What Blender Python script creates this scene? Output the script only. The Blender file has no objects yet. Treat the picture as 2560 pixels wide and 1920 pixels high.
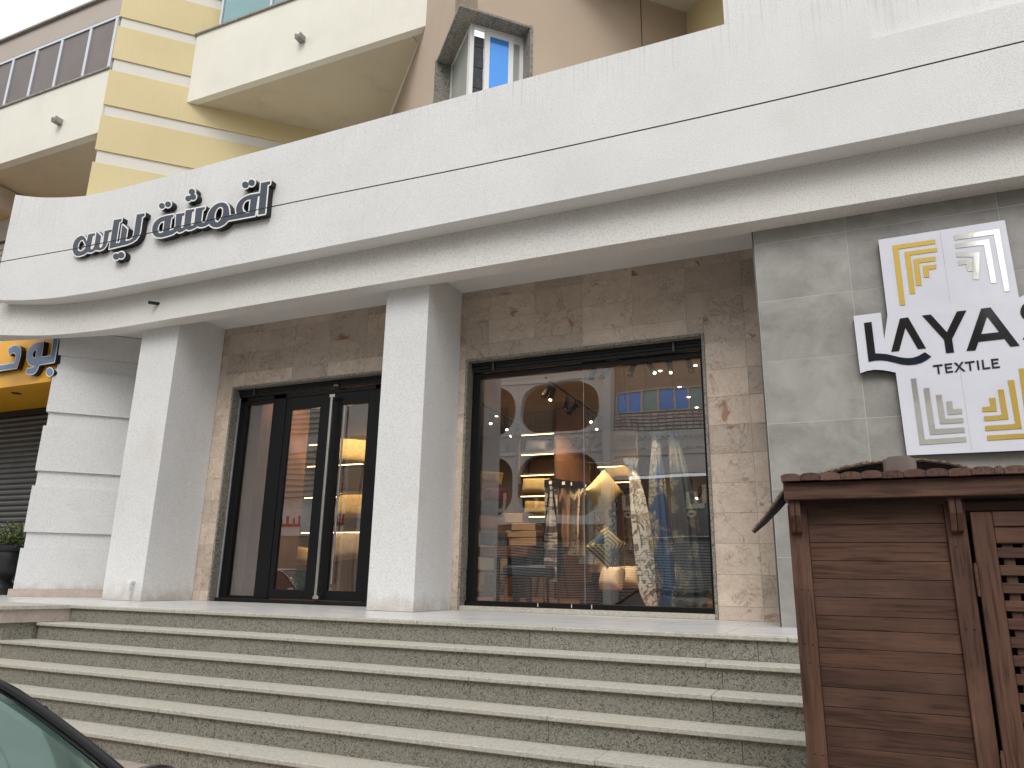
import bpy, bmesh, math, random
import numpy as np
from mathutils import Vector, Matrix
from mathutils.geometry import tessellate_polygon
random.seed(7)
S = bpy.context.scene
COL = S.collection
R = math.radians

# ------------------------------------------------------------------ camera
CAM = (4.0226, -7.6595, 0.3512)
YAW, PITCH, ROLL, FPX = 0.41754, 0.26045, 0.01825, 1828.76
_f = Vector((-math.sin(YAW)*math.cos(PITCH), math.cos(YAW)*math.cos(PITCH), math.sin(PITCH)))
_r0 = Vector((math.cos(YAW), math.sin(YAW), 0)); _u0 = _r0.cross(_f)
_r = _r0*math.cos(ROLL) + _u0*math.sin(ROLL); _u = -_r0*math.sin(ROLL) + _u0*math.cos(ROLL)
cam = bpy.data.cameras.new('camera'); co = bpy.data.objects.new('camera', cam); COL.objects.link(co)
cam.sensor_width = 36; cam.lens = FPX/2560*36; cam.clip_start = 0.05; cam.clip_end = 500
m = Matrix((( _r.x, _u.x, -_f.x, CAM[0]), (_r.y, _u.y, -_f.y, CAM[1]), (_r.z, _u.z, -_f.z, CAM[2]), (0, 0, 0, 1)))
co.matrix_world = m; S.camera = co

# ------------------------------------------------------------------ world, sun, exposure
W = bpy.data.worlds.new("World"); S.world = W; W.use_nodes = True
nt = W.node_tree; nt.nodes.clear()
wo = nt.nodes.new('ShaderNodeOutputWorld'); bg = nt.nodes.new('ShaderNodeBackground')
sky = nt.nodes.new('ShaderNodeTexSky'); sky.sky_type = 'NISHITA'; sky.sun_disc = False
sky.sun_elevation = R(48); sky.sun_rotation = R(168); sky.air_density = 1.0; sky.dust_density = 3.0; sky.ozone_density = 1.0
hs = nt.nodes.new('ShaderNodeHueSaturation'); hs.inputs['Saturation'].default_value = 0.26
# a thin even cloud layer over the whole sky
cn = nt.nodes.new('ShaderNodeTexNoise'); cn.inputs['Scale'].default_value = 1.6; cn.inputs['Detail'].default_value = 5
cr = nt.nodes.new('ShaderNodeMapRange'); cr.inputs['From Min'].default_value = .3; cr.inputs['From Max'].default_value = .75
cr.inputs['To Min'].default_value = .62; cr.inputs['To Max'].default_value = .85
mx = nt.nodes.new('ShaderNodeMix'); mx.data_type = 'RGBA'
mx.inputs['B'].default_value = (9.6, 9.75, 10.0, 1)
nt.links.new(sky.outputs[0], hs.inputs['Color']); nt.links.new(cn.outputs[0], cr.inputs[0])
nt.links.new(cr.outputs[0], mx.inputs['Factor']); nt.links.new(hs.outputs[0], mx.inputs['A'])
nt.links.new(mx.outputs['Result'], bg.inputs[0]); bg.inputs[1].default_value = 0.12
nt.links.new(bg.outputs[0], wo.inputs[0])
sl = bpy.data.lights.new('sun', 'SUN'); sl.energy = 1.0; sl.angle = R(28); sl.color = (1, .965, .91)
so = bpy.data.objects.new('sun', sl); COL.objects.link(so)
_el, _az = R(48), R(168)     # azimuth clockwise from +Y
sd = Vector((math.sin(_az)*math.cos(_el), math.cos(_az)*math.cos(_el), math.sin(_el)))
so.rotation_euler = sd.to_track_quat('Z', 'Y').to_euler()
vs = S.view_settings; vs.view_transform = 'Standard'; vs.look = 'None'; vs.exposure = 0.42; vs.gamma = 1
S.cycles.use_denoising = True
S.cycles.max_bounces = 8; S.cycles.transparent_max_bounces = 16; S.cycles.caustics_reflective = False; S.cycles.caustics_refractive = False
S.cycles.sample_clamp_indirect = 4

# ------------------------------------------------------------------ photo pixel -> point on a known real plane
def ray(px, py):
    return _f + _r*((px-1280)/FPX) - _u*((py-960)/FPX)
def at(px, py, ax, val):
    d = ray(px, py); o = Vector(CAM); i = 'xyz'.index(ax)
    return o + d*((val-o[i])/d[i])
def atp(px, py, n, k):
    n = Vector(n); d = ray(px, py); o = Vector(CAM)
    return o + d*((k-n.dot(o))/n.dot(d))

# ------------------------------------------------------------------ mesh helpers
def link(name, me, mt=None, parent=None, kind=None):
    o = bpy.data.objects.new(name, me); COL.objects.link(o)
    if mt is not None and len(me.materials) == 0: me.materials.append(mt)
    if parent is not None:
        o.parent = parent
        t = Vector((0, 0, 0)); q = parent
        while q is not None: t += q.location; q = q.parent
        o.location = -t
    if kind: o['kind'] = kind
    return o
def tag(o, label=None, cat=None, group=None, kind=None):
    if label: o['label'] = label
    if cat: o['category'] = cat
    if group: o['group'] = group
    if kind: o['kind'] = kind
    return o
def thing(name, label, cat, loc=(0, 0, 0), group=None):
    o = bpy.data.objects.new(name, None); COL.objects.link(o); o.location = loc; o.empty_display_size = .2
    return tag(o, label, cat, group)
class MB:
    def __init__(s): s.v = []; s.f = []; s.mi = []; s.cur = 0
    def add(s, vs_, fs_):
        n = len(s.v); s.v += [tuple(p) for p in vs_]; s.f += [tuple(i+n for i in f) for f in fs_]; s.mi += [s.cur]*len(fs_)
    def box(s, x0, x1, y0, y1, z0, z1, bev=0):
        if bev:
            bm = bmesh.new(); bmesh.ops.create_cube(bm, size=1)
            for v in bm.verts:
                v.co = Vector(((x0+x1)/2+v.co.x*(x1-x0), (y0+y1)/2+v.co.y*(y1-y0), (z0+z1)/2+v.co.z*(z1-z0)))
            bmesh.ops.bevel(bm, geom=list(bm.edges), offset=bev, segments=1, affect='EDGES')
            bm.verts.index_update()
            s.add([v.co for v in bm.verts], [[v.index for v in f.verts] for f in bm.faces]); bm.free()
        else:
            s.add([(x, y, z) for x in (x0, x1) for y in (y0, y1) for z in (z0, z1)],
                  [(0, 1, 3, 2), (4, 6, 7, 5), (0, 4, 5, 1), (2, 3, 7, 6), (0, 2, 6, 4), (1, 5, 7, 3)])
        return s
    def hexa(s, b, t):      # two quads of 4 points
        s.add(list(b)+list(t), [(3, 2, 1, 0), (4, 5, 6, 7)] + [(i, (i+1) % 4, 4+(i+1) % 4, 4+i) for i in range(4)]); return s
    def prism(s, loops, f0, f1):
        """loops: 2D loops (outer and holes); f0/f1 map (a,b)->3D for the two caps"""
        if loops and not isinstance(loops[0][0], (tuple, list, Vector)): loops = [loops]
        flat = [p for l in loops for p in l]; n = len(flat)
        tr = tessellate_polygon([[Vector((p[0], p[1], 0)) for p in l] for l in loops])
        s_ = [f0(*p) for p in flat] + [f1(*p) for p in flat]
        fs = [tuple(t) for t in tr] + [tuple(i+n for i in reversed(t)) for t in tr]
        k = 0
        for l in loops:
            for i in range(len(l)):
                a, b = k+i, k+(i+1) % len(l); fs.append((a, b, b+n, a+n))
            k += len(l)
        s.add(s_, fs); return s
    def tube(s, pts, r, seg=8, r2=None):
        pts = [Vector(p[:3]) for p in pts]; rings = []
        for i, p in enumerate(pts):
            d = (pts[min(i+1, len(pts)-1)] - pts[max(i-1, 0)]).normalized()
            a = d.orthogonal().normalized() if i == 0 else (pa - d*pa.dot(d)).normalized()
            pa = a; b = d.cross(a); rr = r if r2 is None else r+(r2-r)*i/(len(pts)-1)
            rings.append([p + (a*math.cos(2*math.pi*j/seg)+b*math.sin(2*math.pi*j/seg))*rr for j in range(seg)])
        vs_ = [q for g in rings for q in g]; fs = []
        for i in range(len(rings)-1):
            for j in range(seg): fs.append((i*seg+j, i*seg+(j+1) % seg, (i+1)*seg+(j+1) % seg, (i+1)*seg+j))
        fs.append(tuple(range(seg))); fs.append(tuple(reversed(range((len(rings)-1)*seg, len(rings)*seg))))
        s.add(vs_, fs); return s
    def lathe(s, prof, c=(0, 0, 0), seg=24, wob=None):
        vs_ = []; fs = []
        for i, (r, z) in enumerate(prof):
            for j in range(seg):
                a = 2*math.pi*j/seg; k = 1 if wob is None else wob(a, i)
                vs_.append((c[0]+r*k*math.cos(a), c[1]+r*k*math.sin(a), c[2]+z))
        for i in range(len(prof)-1):
            for j in range(seg): fs.append((i*seg+j, i*seg+(j+1) % seg, (i+1)*seg+(j+1) % seg, (i+1)*seg+j))
        if prof[0][0] > 1e-4: fs.append(tuple(reversed(range(seg))))
        if prof[-1][0] > 1e-4: fs.append(tuple(range((len(prof)-1)*seg, len(prof)*seg)))
        s.add(vs_, fs); return s
    def grid(s, fn, nu, nv):
        vs_ = [fn(i/nu, j/nv) for i in range(nu+1) for j in range(nv+1)]
        fs = [(i*(nv+1)+j, (i+1)*(nv+1)+j, (i+1)*(nv+1)+j+1, i*(nv+1)+j+1) for i in range(nu) for j in range(nv)]
        s.add(vs_, fs); return s
    def mesh(s, name='m', smooth=False, recalc=True, weld=False):
        me = bpy.data.meshes.new(name); me.from_pydata(s.v, [], s.f)
        if s.mi and max(s.mi) > 0: me.polygons.foreach_set('material_index', s.mi)
        if recalc or weld:
            bm = bmesh.new(); bm.from_mesh(me)
            if weld: bmesh.ops.remove_doubles(bm, verts=bm.verts, dist=1e-5)
            if recalc: bmesh.ops.recalc_face_normals(bm, faces=bm.faces)
            bm.to_mesh(me); bm.free()
        if smooth:
            me.polygons.foreach_set('use_smooth', [True]*len(me.polygons))
            me.set_sharp_from_angle(angle=R(35))
        me.update(); return me
    def build(s, name, mt, parent=None, smooth=False, kind=None, recalc=True):
        me = s.mesh(name, smooth, recalc)
        if isinstance(mt, (list, tuple)):
            for q in mt: me.materials.append(q)
        else: me.materials.append(mt)
        return link(name, me, None, parent, kind)
def box(name, mt, parent, x0, x1, y0, y1, z0, z1, bev=0, kind=None):
    return MB().box(x0, x1, y0, y1, z0, z1, bev).build(name, mt, parent, kind=kind)
_cache = {}
def piece(name, mt, parent, c, d, bev=.002, rot=None):
    """box piece centred on c with size d; alike pieces share mesh data"""
    k = (round(d[0], 3), round(d[1], 3), round(d[2], 3), bev, mt.name)
    if k not in _cache:
        me = MB().box(-d[0]/2, d[0]/2, -d[1]/2, d[1]/2, -d[2]/2, d[2]/2, bev).mesh(name); me.materials.append(mt); _cache[k] = me
    o = bpy.data.objects.new(name, _cache[k]); COL.objects.link(o)
    t = Vector((0, 0, 0)); q = parent
    while q is not None: t += q.location; q = q.parent
    o.parent = parent; o.location = Vector(c)-t
    if rot: o.rotation_euler = rot
    return o

# ------------------------------------------------------------------ materials
def rgb(c): return (c[0], c[1], c[2], 1)
class NT:
    def __init__(s, name):
        s.m = bpy.data.materials.new(name); s.m.use_nodes = True; s.t = s.m.node_tree; s.t.nodes.clear()
        s.o = s.n('ShaderNodeOutputMaterial'); s.b = s.n('ShaderNodeBsdfPrincipled'); s.l(s.b.outputs[0], s.o.inputs[0])
        s.tc = s.n('ShaderNodeTexCoord'); s.oi = s.n('ShaderNodeObjectInfo'); s.co = s.tc.outputs['Object']
    def n(s, t): return s.t.nodes.new(t)
    def l(s, a, b): s.t.links.new(a, b)
    def off(s):         # per-object random shift of the pattern
        v = s.n('ShaderNodeVectorMath'); v.operation = 'SCALE'; v.inputs[0].default_value = (37.1, 91.7, 53.3); s.l(s.oi.outputs['Random'], v.inputs['Scale'])
        a = s.n('ShaderNodeVectorMath'); a.operation = 'ADD'; s.l(s.co, a.inputs[0]); s.l(v.outputs[0], a.inputs[1]); s.co = a.outputs[0]
    def scl(s, v):
        a = s.n('ShaderNodeVectorMath'); a.operation = 'MULTIPLY'; s.l(s.co, a.inputs[0]); a.inputs[1].default_value = v; return a.outputs[0]
    def noise(s, scale, detail=3, co=None, rough=.55, dist=0):
        n = s.n('ShaderNodeTexNoise'); n.inputs['Scale'].default_value = scale; n.inputs['Detail'].default_value = detail
        n.inputs['Roughness'].default_value = rough; n.inputs['Distortion'].default_value = dist; s.l(co or s.co, n.inputs['Vector']); return n.outputs[0]
    def vor(s, scale, co=None, feat='F1', out='Distance', rnd=1):
        n = s.n('ShaderNodeTexVoronoi'); n.feature = feat; n.inputs['Scale'].default_value = scale; n.inputs['Randomness'].default_value = rnd; s.l(co or s.co, n.inputs['Vector']); return n.outputs[out]
    def rng(s, x, a, b, c=0, d=1):
        n = s.n('ShaderNodeMapRange'); n.inputs['From Min'].default_value = a; n.inputs['From Max'].default_value = b
        n.inputs['To Min'].default_value = c; n.inputs['To Max'].default_value = d; s.l(x, n.inputs[0]); return n.outputs[0]
    def mth(s, op, a, b=None):
        n = s.n('ShaderNodeMath'); n.operation = op
        for i, q in enumerate((a, b)):
            if q is None: continue
            if isinstance(q, (int, float)): n.inputs[i].default_value = q
            else: s.l(q, n.inputs[i])
        return n.outputs[0]
    def mix(s, f, a, b, mode='MIX'):
        n = s.n('ShaderNodeMix'); n.data_type = 'RGBA'; n.blend_type = mode
        for k, q in (('Factor', f), ('A', a), ('B', b)):
            if isinstance(q, (int, float)): n.inputs[k].default_value = q
            elif isinstance(q, tuple): n.inputs[k].default_value = rgb(q)
            else: s.l(q, n.inputs[k])
        return n.outputs['Result']
    def bump(s, h, st, dist=.01):
        n = s.n('ShaderNodeBump'); n.inputs['Strength'].default_value = st; n.inputs['Distance'].default_value = dist
        s.l(h, n.inputs['Height']); s.l(n.outputs[0], s.b.inputs['Normal'])
    def out(s, c, rough=.6, metal=0, spec=None):
        if isinstance(c, tuple): s.b.inputs['Base Color'].default_value = rgb(c)
        else: s.l(c, s.b.inputs['Base Color'])
        if isinstance(rough, (int, float)): s.b.inputs['Roughness'].default_value = rough
        else: s.l(rough, s.b.inputs['Roughness'])
        s.b.inputs['Metallic'].default_value = metal
        if spec is not None: s.b.inputs['Specular IOR Level'].default_value = spec
        return s.m
def mul(c, k): return tuple(min(1, x*k) for x in c)
def plain(name, c, rough=.5, metal=0, var=.08, scale=4, spec=None, rnd=False):
    t = NT(name)
    if rnd: t.off()
    c2 = t.mix(t.rng(t.noise(scale, 4), .3, .7), mul(c, 1-var), mul(c, 1+var))
    if rnd: c2 = t.mix(1.0, c2, t.mix(t.oi.outputs['Random'], (.8, .8, .8), (1.15, 1.15, 1.15)), 'MULTIPLY')
    return t.out(c2, rough, metal, spec)
def stucco(name, c, grain=170, dark=.35, streak=.25, soil=.12, bump=.5, soilc=(.5, .42, .3), topz=None, streakc=(.45, .42, .38)):
    t = NT(name)
    big = t.rng(t.noise(.9, 5), .3, .72); c1 = t.mix(big, mul(c, 1-.06), mul(c, 1.03))
    g = t.noise(grain, 2, rough=.7); gm = t.rng(g, .34, .5, 1, 0)
    c1 = t.mix(t.mth('MULTIPLY', gm, dark), c1, mul(c, .45))
    st = t.noise(1, 4, co=t.scl((34, 34, .6)), rough=.7); sm = t.rng(st, .56, .72)
    patch = t.rng(t.noise(.8, 3, co=t.scl((1, 1, .6))), .45, .7)
    sm = t.mth('MULTIPLY', t.mth('MULTIPLY', sm, patch), streak*.55); c1 = t.mix(sm, c1, tuple(x*y*1.25 for x, y in zip(streakc, c)))
    if topz is not None:    # rain drips below the coping: real run marks
        sx = t.n('ShaderNodeSeparateXYZ'); t.l(t.tc.outputs['Object'], sx.inputs[0])
        near = t.rng(sx.outputs['Z'], topz-.55, topz-.02)
        fine = t.rng(t.noise(1, 2, co=t.scl((38, 38, .9))), .52, .68)
        pt = t.rng(t.noise(.55, 2, co=t.scl((1, 1, .1))), .42, .6)
        c1 = t.mix(t.mth('MULTIPLY', t.mth('MULTIPLY', near, fine), t.mth('MULTIPLY', pt, .34)), c1, mul((.5, .46, .42), c[0]))
    so_ = t.rng(t.noise(1.7, 4), .56, .78); c1 = t.mix(t.mth('MULTIPLY', so_, soil), c1, soilc)
    t.bump(g, bump, .004); return t.out(c1, .85, spec=.25)
def grimed(m_, z0=.0, z1=.16):
    t_ = m_.node_tree; b_ = t_.nodes['Principled BSDF']; lk = b_.inputs['Base Color'].links[0].from_socket
    tc = t_.nodes.new('ShaderNodeTexCoord'); sx = t_.nodes.new('ShaderNodeSeparateXYZ'); t_.links.new(tc.outputs['Object'], sx.inputs[0])
    n_ = t_.nodes.new('ShaderNodeTexNoise'); n_.inputs['Scale'].default_value = 7; n_.inputs['Detail'].default_value = 6; t_.links.new(tc.outputs['Object'], n_.inputs['Vector'])
    a = t_.nodes.new('ShaderNodeMath'); a.operation = 'MULTIPLY_ADD'; t_.links.new(n_.outputs[0], a.inputs[0]); a.inputs[1].default_value = -.42; t_.links.new(sx.outputs['Z'], a.inputs[2])
    r_ = t_.nodes.new('ShaderNodeMapRange'); r_.inputs['From Min'].default_value = -.20; r_.inputs['From Max'].default_value = -.02; r_.inputs['To Min'].default_value = .55; r_.inputs['To Max'].default_value = 0; t_.links.new(a.outputs[0], r_.inputs[0])
    x_ = t_.nodes.new('ShaderNodeMix'); x_.data_type = 'RGBA'; t_.links.new(r_.outputs[0], x_.inputs['Factor']); t_.links.new(lk, x_.inputs['A']); x_.inputs['B'].default_value = (.40, .34, .27, 1); t_.links.new(x_.outputs['Result'], b_.inputs['Base Color']); return m_
def granite(name, c, dk, lt, scale=90, rough=.5, dkamt=.8, stain=.25, stainc=(.4, .35, .3)):
    t = NT(name); t.off()
    v = t.vor(scale, out='Color'); s1 = t.n('ShaderNodeSeparateColor'); t.l(v, s1.inputs[0])
    a = t.rng(s1.outputs[0], .74, .82); b = t.rng(s1.outputs[1], .6, .8)
    clump = t.rng(t.noise(scale*.12, 3), .3, .6, .45, 1)
    c1 = t.mix(t.mth('MULTIPLY', b, .7), c, lt); c1 = t.mix(t.mth('MULTIPLY', t.mth('MULTIPLY', a, clump), dkamt), c1, dk)
    f = t.noise(scale*2.5, 2); c1 = t.mix(t.rng(f, .35, .65, 0, .3), c1, mul(c, .62))
    c1 = t.mix(t.mth('MULTIPLY', t.rng(t.noise(1.6, 4), .45, .75), stain), c1, stainc)
    t.bump(f, .15, .002); return t.out(c1, rough, spec=.35)
def marble(name, c, c2, vein, rough=.32):
    t = NT(name); t.off()
    base = t.mix(t.rng(t.noise(5, 6, rough=.65), .3, .7), c, c2)
    base = t.mix(t.rng(t.noise(38, 3), .4, .7, 0, .35), base, mul(c, 1.25))
    sp = t.rng(t.noise(60, 3, rough=.75), .62, .72); base = t.mix(t.mth('MULTIPLY', sp, .35), base, mul(c, .5))
    w = t.noise(3.2, 7, rough=.72, dist=1.2); d = t.mth('ABSOLUTE', t.mth('SUBTRACT', w, .5))
    vm = t.mth('MULTIPLY', t.rng(d, 0, .016, 1, 0), t.rng(t.noise(2.6, 2), .44, .58)); base = t.mix(t.mth('MULTIPLY', vm, .75), base, vein)
    br = t.rng(t.noise(3.3, 3, rough=.6, dist=.6), .66, .72); base = t.mix(t.mth('MULTIPLY', br, .75), base, (.30, .13, .055))
    tone = t.mix(t.oi.outputs['Random'], (.80, .79, .78), (1.12, 1.10, 1.08)); base = t.mix(1.0, base, tone, 'MULTIPLY')
    t.bump(t.noise(25, 3), .05, .002); return t.out(base, rough, spec=.4)
def wood(name, c, c2, axis='x', rough=.55, scale=1.0, pale=.25):
    t = NT(name); t.off()
    sv = {'x': (1.3, 22, 22), 'z': (22, 22, 1.3), 'y': (22, 1.3, 22)}[axis]; sv = tuple(q*scale for q in sv)
    g = t.noise(1, 5, co=t.scl(sv), rough=.6, dist=1.2)
    sv2 = tuple(q*4 for q in sv); g2 = t.noise(1, 2, co=t.scl(sv2))
    base = t.mix(t.rng(g, .3, .7), c, c2); base = t.mix(t.rng(g2, .48, .68, 0, .75), base, mul(c, .4))
    ring = t.noise(1, 2, co=t.scl(tuple(q*.3 for q in sv)), dist=2.5); rg = t.mth('ABSOLUTE', t.mth('SUBTRACT', t.mth('FRACT', t.mth('MULTIPLY', ring, 14)), .5))
    base = t.mix(t.rng(rg, .36, .5, 0, .3), base, mul(c, .5))
    worn = t.mth('MULTIPLY', t.rng(t.noise(2.2, 4), .5, .72), t.rng(g2, .35, .6)); base = t.mix(t.mth('MULTIPLY', worn, pale*1.7), base, tuple(x*2.2+.03 for x in c2))
    tone = t.mix(t.oi.outputs['Random'], (.78, .78, .8), (1.16, 1.1, 1.08)); base = t.mix(1.0, base, tone, 'MULTIPLY')
    t.bump(g2, .25, .002); return t.out(base, rough, spec=.35)
def glass(name, tint=(.9, .93, .92), ior=1.9, rough=.0, add=0.0, wav=.0):
    t = NT(name); t.t.nodes.remove(t.b)
    tr = t.n('ShaderNodeBsdfTransparent'); tr.inputs[0].default_value = rgb(tint)
    gl = t.n('ShaderNodeBsdfGlossy'); gl.inputs['Roughness'].default_value = rough; gl.inputs['Color'].default_value = (.95, .97, 1, 1)
    lw = t.n('ShaderNodeLayerWeight'); lw.inputs['Blend'].default_value = .5; f0 = ((ior-1)/(ior+1))**2+add
    if wav:
        bn = t.n('ShaderNodeBump'); bn.inputs['Strength'].default_value = wav; bn.inputs['Distance'].default_value = .02
        t.l(t.noise(1.1, 1), bn.inputs['Height']); t.l(bn.outputs[0], gl.inputs['Normal'])
    mxs = t.n('ShaderNodeMixShader'); f = t.mth('MULTIPLY_ADD', t.mth('POWER', lw.outputs['Facing'], 5.0), 1-f0); f.node.inputs[2].default_value = f0
    t.l(f, mxs.inputs[0]); t.l(tr.outputs[0], mxs.inputs[1]); t.l(gl.outputs[0], mxs.inputs[2]); t.l(mxs.outputs[0], t.o.inputs[0]); return t.m
def emit(name, c, st):
    t = NT(name); t.b.inputs['Emission Color'].default_value = rgb(c); t.b.inputs['Emission Strength'].default_value = st; return t.out(c, .5)

M = {}
M['fascia'] = stucco('white_stucco', (.79, .785, .775), 100, .42, .42, .12, topz=5.69)
M['beam'] = stucco('beam_stucco', (.78, .765, .735), 75, .5, .3, .15)
M['soffit'] = stucco('soffit_paint', (.80, .795, .78), 200, .06, .05, .05, bump=.1)
M['pillar'] = grimed(stucco('pillar_stucco', (.775, .775, .77), 85, .45, .3, .25))
M['banded'] = grimed(stucco('banded_stucco', (.75, .75, .75), 85, .42, .35, .25))
M['yellow'] = stucco('yellow_stucco', (.71, .60, .345), 90, .15, .35, .1, streakc=(.55, .4, .2))
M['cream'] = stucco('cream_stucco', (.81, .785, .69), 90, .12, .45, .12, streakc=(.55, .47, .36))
M['band_white'] = stucco('offwhite_stucco', (.74, .72, .65), 100, .12, .3, .15)
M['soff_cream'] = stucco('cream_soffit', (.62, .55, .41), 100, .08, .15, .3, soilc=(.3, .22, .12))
M['tan'] = stucco('tan_stucco', (.52, .415, .325), 110, .12, .3, .12, streakc=(.45, .34, .26))
M['pinktan'] = stucco('pinkish_stucco', (.49, .425, .375), 110, .12, .3, .15, streakc=(.45, .38, .34))
M['coping'] = granite('coping_stone', (.30, .27, .24), (.1, .09, .08), (.45, .42, .38), 60)
M['riser'] = granite('green_granite', (.235, .225, .185), (.045, .045, .04), (.38, .365, .305), 120, .55, .9, .3, (.30, .28, .25))
M['tread'] = granite('pale_granite', (.475, .455, .395), (.21, .20, .17), (.58, .56, .49), 70, .62, .4, .6, (.48, .44, .35))
M['frame_granite'] = granite('frame_granite', (.24, .225, .19), (.035, .035, .03), (.40, .38, .32), 75, .5)
M['marble'] = marble('beige_marble', (.62, .53, .45), (.48, .395, .32), (.15, .08, .045))
M['pink_stone'] = marble('pink_stone', (.50, .43, .38), (.42, .36, .32), (.3, .2, .16))
def _grey():
    t = NT('grey_porcelain'); t.off()
    a = t.rng(t.noise(2.3, 6, rough=.65, dist=.6), .3, .7); c = t.mix(a, (.245, .236, .218), (.385, .375, .355))
    c = t.mix(t.mth('MULTIPLY', t.rng(t.noise(5, 5, rough=.7), .5, .75), .4), c, (.15, .138, .12))
    c = t.mix(t.mth('MULTIPLY', t.rng(t.noise(1, 4, co=t.scl((2, 2, 30))), .55, .8), .25), c, (.42, .41, .39))
    c = t.mix(1.0, c, t.mix(t.oi.outputs['Random'], (.93, .93, .93), (1.08, 1.08, 1.08)), 'MULTIPLY'); return t.out(c, .38, spec=.4)
M['grey'] = _grey()
M['grout'] = plain('pale_grout', (.56, .54, .50), .8)
M['stone_grout'] = plain('stone_grout', (.30, .25, .20), .8)
def _ft():
    t = NT('terrace_porcelain'); t.off(); c = t.mix(t.rng(t.noise(1, 5, co=t.scl((1.2, 7, 1))), .3, .7), (.56, .55, .54), (.70, .69, .675))
    c = t.mix(t.mth('MULTIPLY', t.rng(t.noise(4, 5), .5, .8), .3), c, (.45, .43, .40)); return t.out(c, .28, spec=.45)
M['floor_tile'] = _ft()
M['black'] = plain('black_frame', (.0045, .0045, .005), .42, 0, .1, spec=.28)
M['dark_metal'] = plain('dark_metal', (.018, .0185, .019), .5, .2, spec=.3)
M['steel'] = plain('brushed_steel', (.62, .60, .57), .28, 1, .06)
M['glass'] = glass('shop_glass', (.92, .93, .92), 1.6, 0, .10, .12)
M['glass_door'] = glass('door_glass', (.91, .92, .91), 1.6, 0, .10, .1)
M['wood'] = wood('stained_wood', (.080, .040, .026), (.140, .072, .047), 'x')
M['woodv'] = wood('stained_wood_upright', (.076, .039, .026), (.138, .071, .047), 'z')
M['woody'] = wood('weathered_roof_wood', (.10, .052, .038), (.17, .095, .072), 'y')
M['orange'] = plain('orange_panel', (.92, .45, .015), .35, 0, .03, spec=.5)
M['led_face'] = plain('blue_grey_letter_face', (.042, .055, .080), .35, 0, .06, spec=.35)
M['blue_face'] = plain('blue_letter_face', (.12, .20, .36), .2, 0, .06, spec=.55)
M['white_acrylic'] = plain('white_acrylic', (.84, .83, .82), .3, 0, .01)
M['pink_acrylic'] = plain('pale_pink_acrylic', (.85, .70, .62), .3, 0, .01)
M['letter_side'] = plain('black_letter_side', (.012, .012, .013), .35, 0, .1, spec=.4)
def _sign():
    t = NT('glossy_white_panel'); c = t.mix(t.rng(t.noise(2, 2), .3, .7), (.68, .69, .76), (.73, .74, .81)); t.bump(t.noise(2.2, 2, dist=.8), .3, .02); return t.out(c, .12, spec=.5)
M['sign_panel'] = _sign()
def _foil(name, c):
    t = NT(name); t.bump(t.noise(9, 3, rough=.5, dist=.5), .035, .01); return t.out(c, .08, 1)
M['gold'] = _foil('gold_mirror', (.96, .68, .17)); M['silver'] = _foil('silver_mirror', (.80, .78, .72))
M['sign_black'] = plain('black_acrylic', (.010, .010, .013), .08, 0, .1, spec=.6)
M['gunmetal'] = plain('roller_slat_metal', (.10, .097, .093), .42, .5, .1)
M['urn'] = plain('black_plastic_urn', (.022, .023, .026), .38, 0, .1)
M['leaf'] = plain('shrub_leaf', (.085, .125, .035), .5, 0, .35, 25, rnd=True)
M['leaf2'] = plain('light_shrub_leaf', (.20, .25, .07), .45, 0, .3, 25, rnd=True)
M['soil'] = plain('soil', (.04, .03, .022), .9)
M['asphalt'] = granite('asphalt', (.060, .060, .060), (.03, .03, .03), (.11, .11, .105), 60, .9, .5, .2, (.09, .085, .08))
M['pave'] = granite('paving', (.40, .35, .31), (.25, .22, .2), (.5, .46, .42), 40, .7, .4)
M['white_upvc'] = plain('white_window_frame', (.78, .78, .78), .35, 0, .03)
M['cable'] = plain('cable_rubber', (.012, .012, .012), .6)
M['concrete'] = plain('drain_concrete', (.30, .29, .26), .85, 0, .2, 20)
M['alu'] = plain('aluminium_mullion', (.58, .60, .63), .35, .4, .05)
def _mesh():
    t = NT('perforated_screen'); w = t.vor(34, rnd=0); c = t.mix(t.rng(w, .25, .45), (.09, .075, .07), (.20, .17, .16))
    c = t.mix(t.rng(t.noise(1.5, 3), .3, .7, 0, .3), c, (.26, .23, .22)); return t.out(c, .6)
M['screen'] = _mesh()
M['blueglass'] = plain('blue_reflective_glass', (.09, .32, .80), .12, .35, .05, 1.2)
M['blueglass'].node_tree.nodes['Principled BSDF'].inputs['Roughness'].default_value = .12
M['tealglass'] = plain('pale_teal_glass', (.22, .36, .36), .08, .5, .08, 1)
M['greyglass'] = plain('frosted_grey_glass', (.33, .34, .31), .3, 0, .12, 2)
M['blind'] = wood('dark_blind', (.03, .032, .038), (.075, .078, .09), 'x', .4)
M['brick'] = plain('white_painted_brick', (.72, .70, .68), .8, 0, .1, 12, rnd=True)
M['mortar'] = plain('mortar', (.5, .46, .42), .9)

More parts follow.
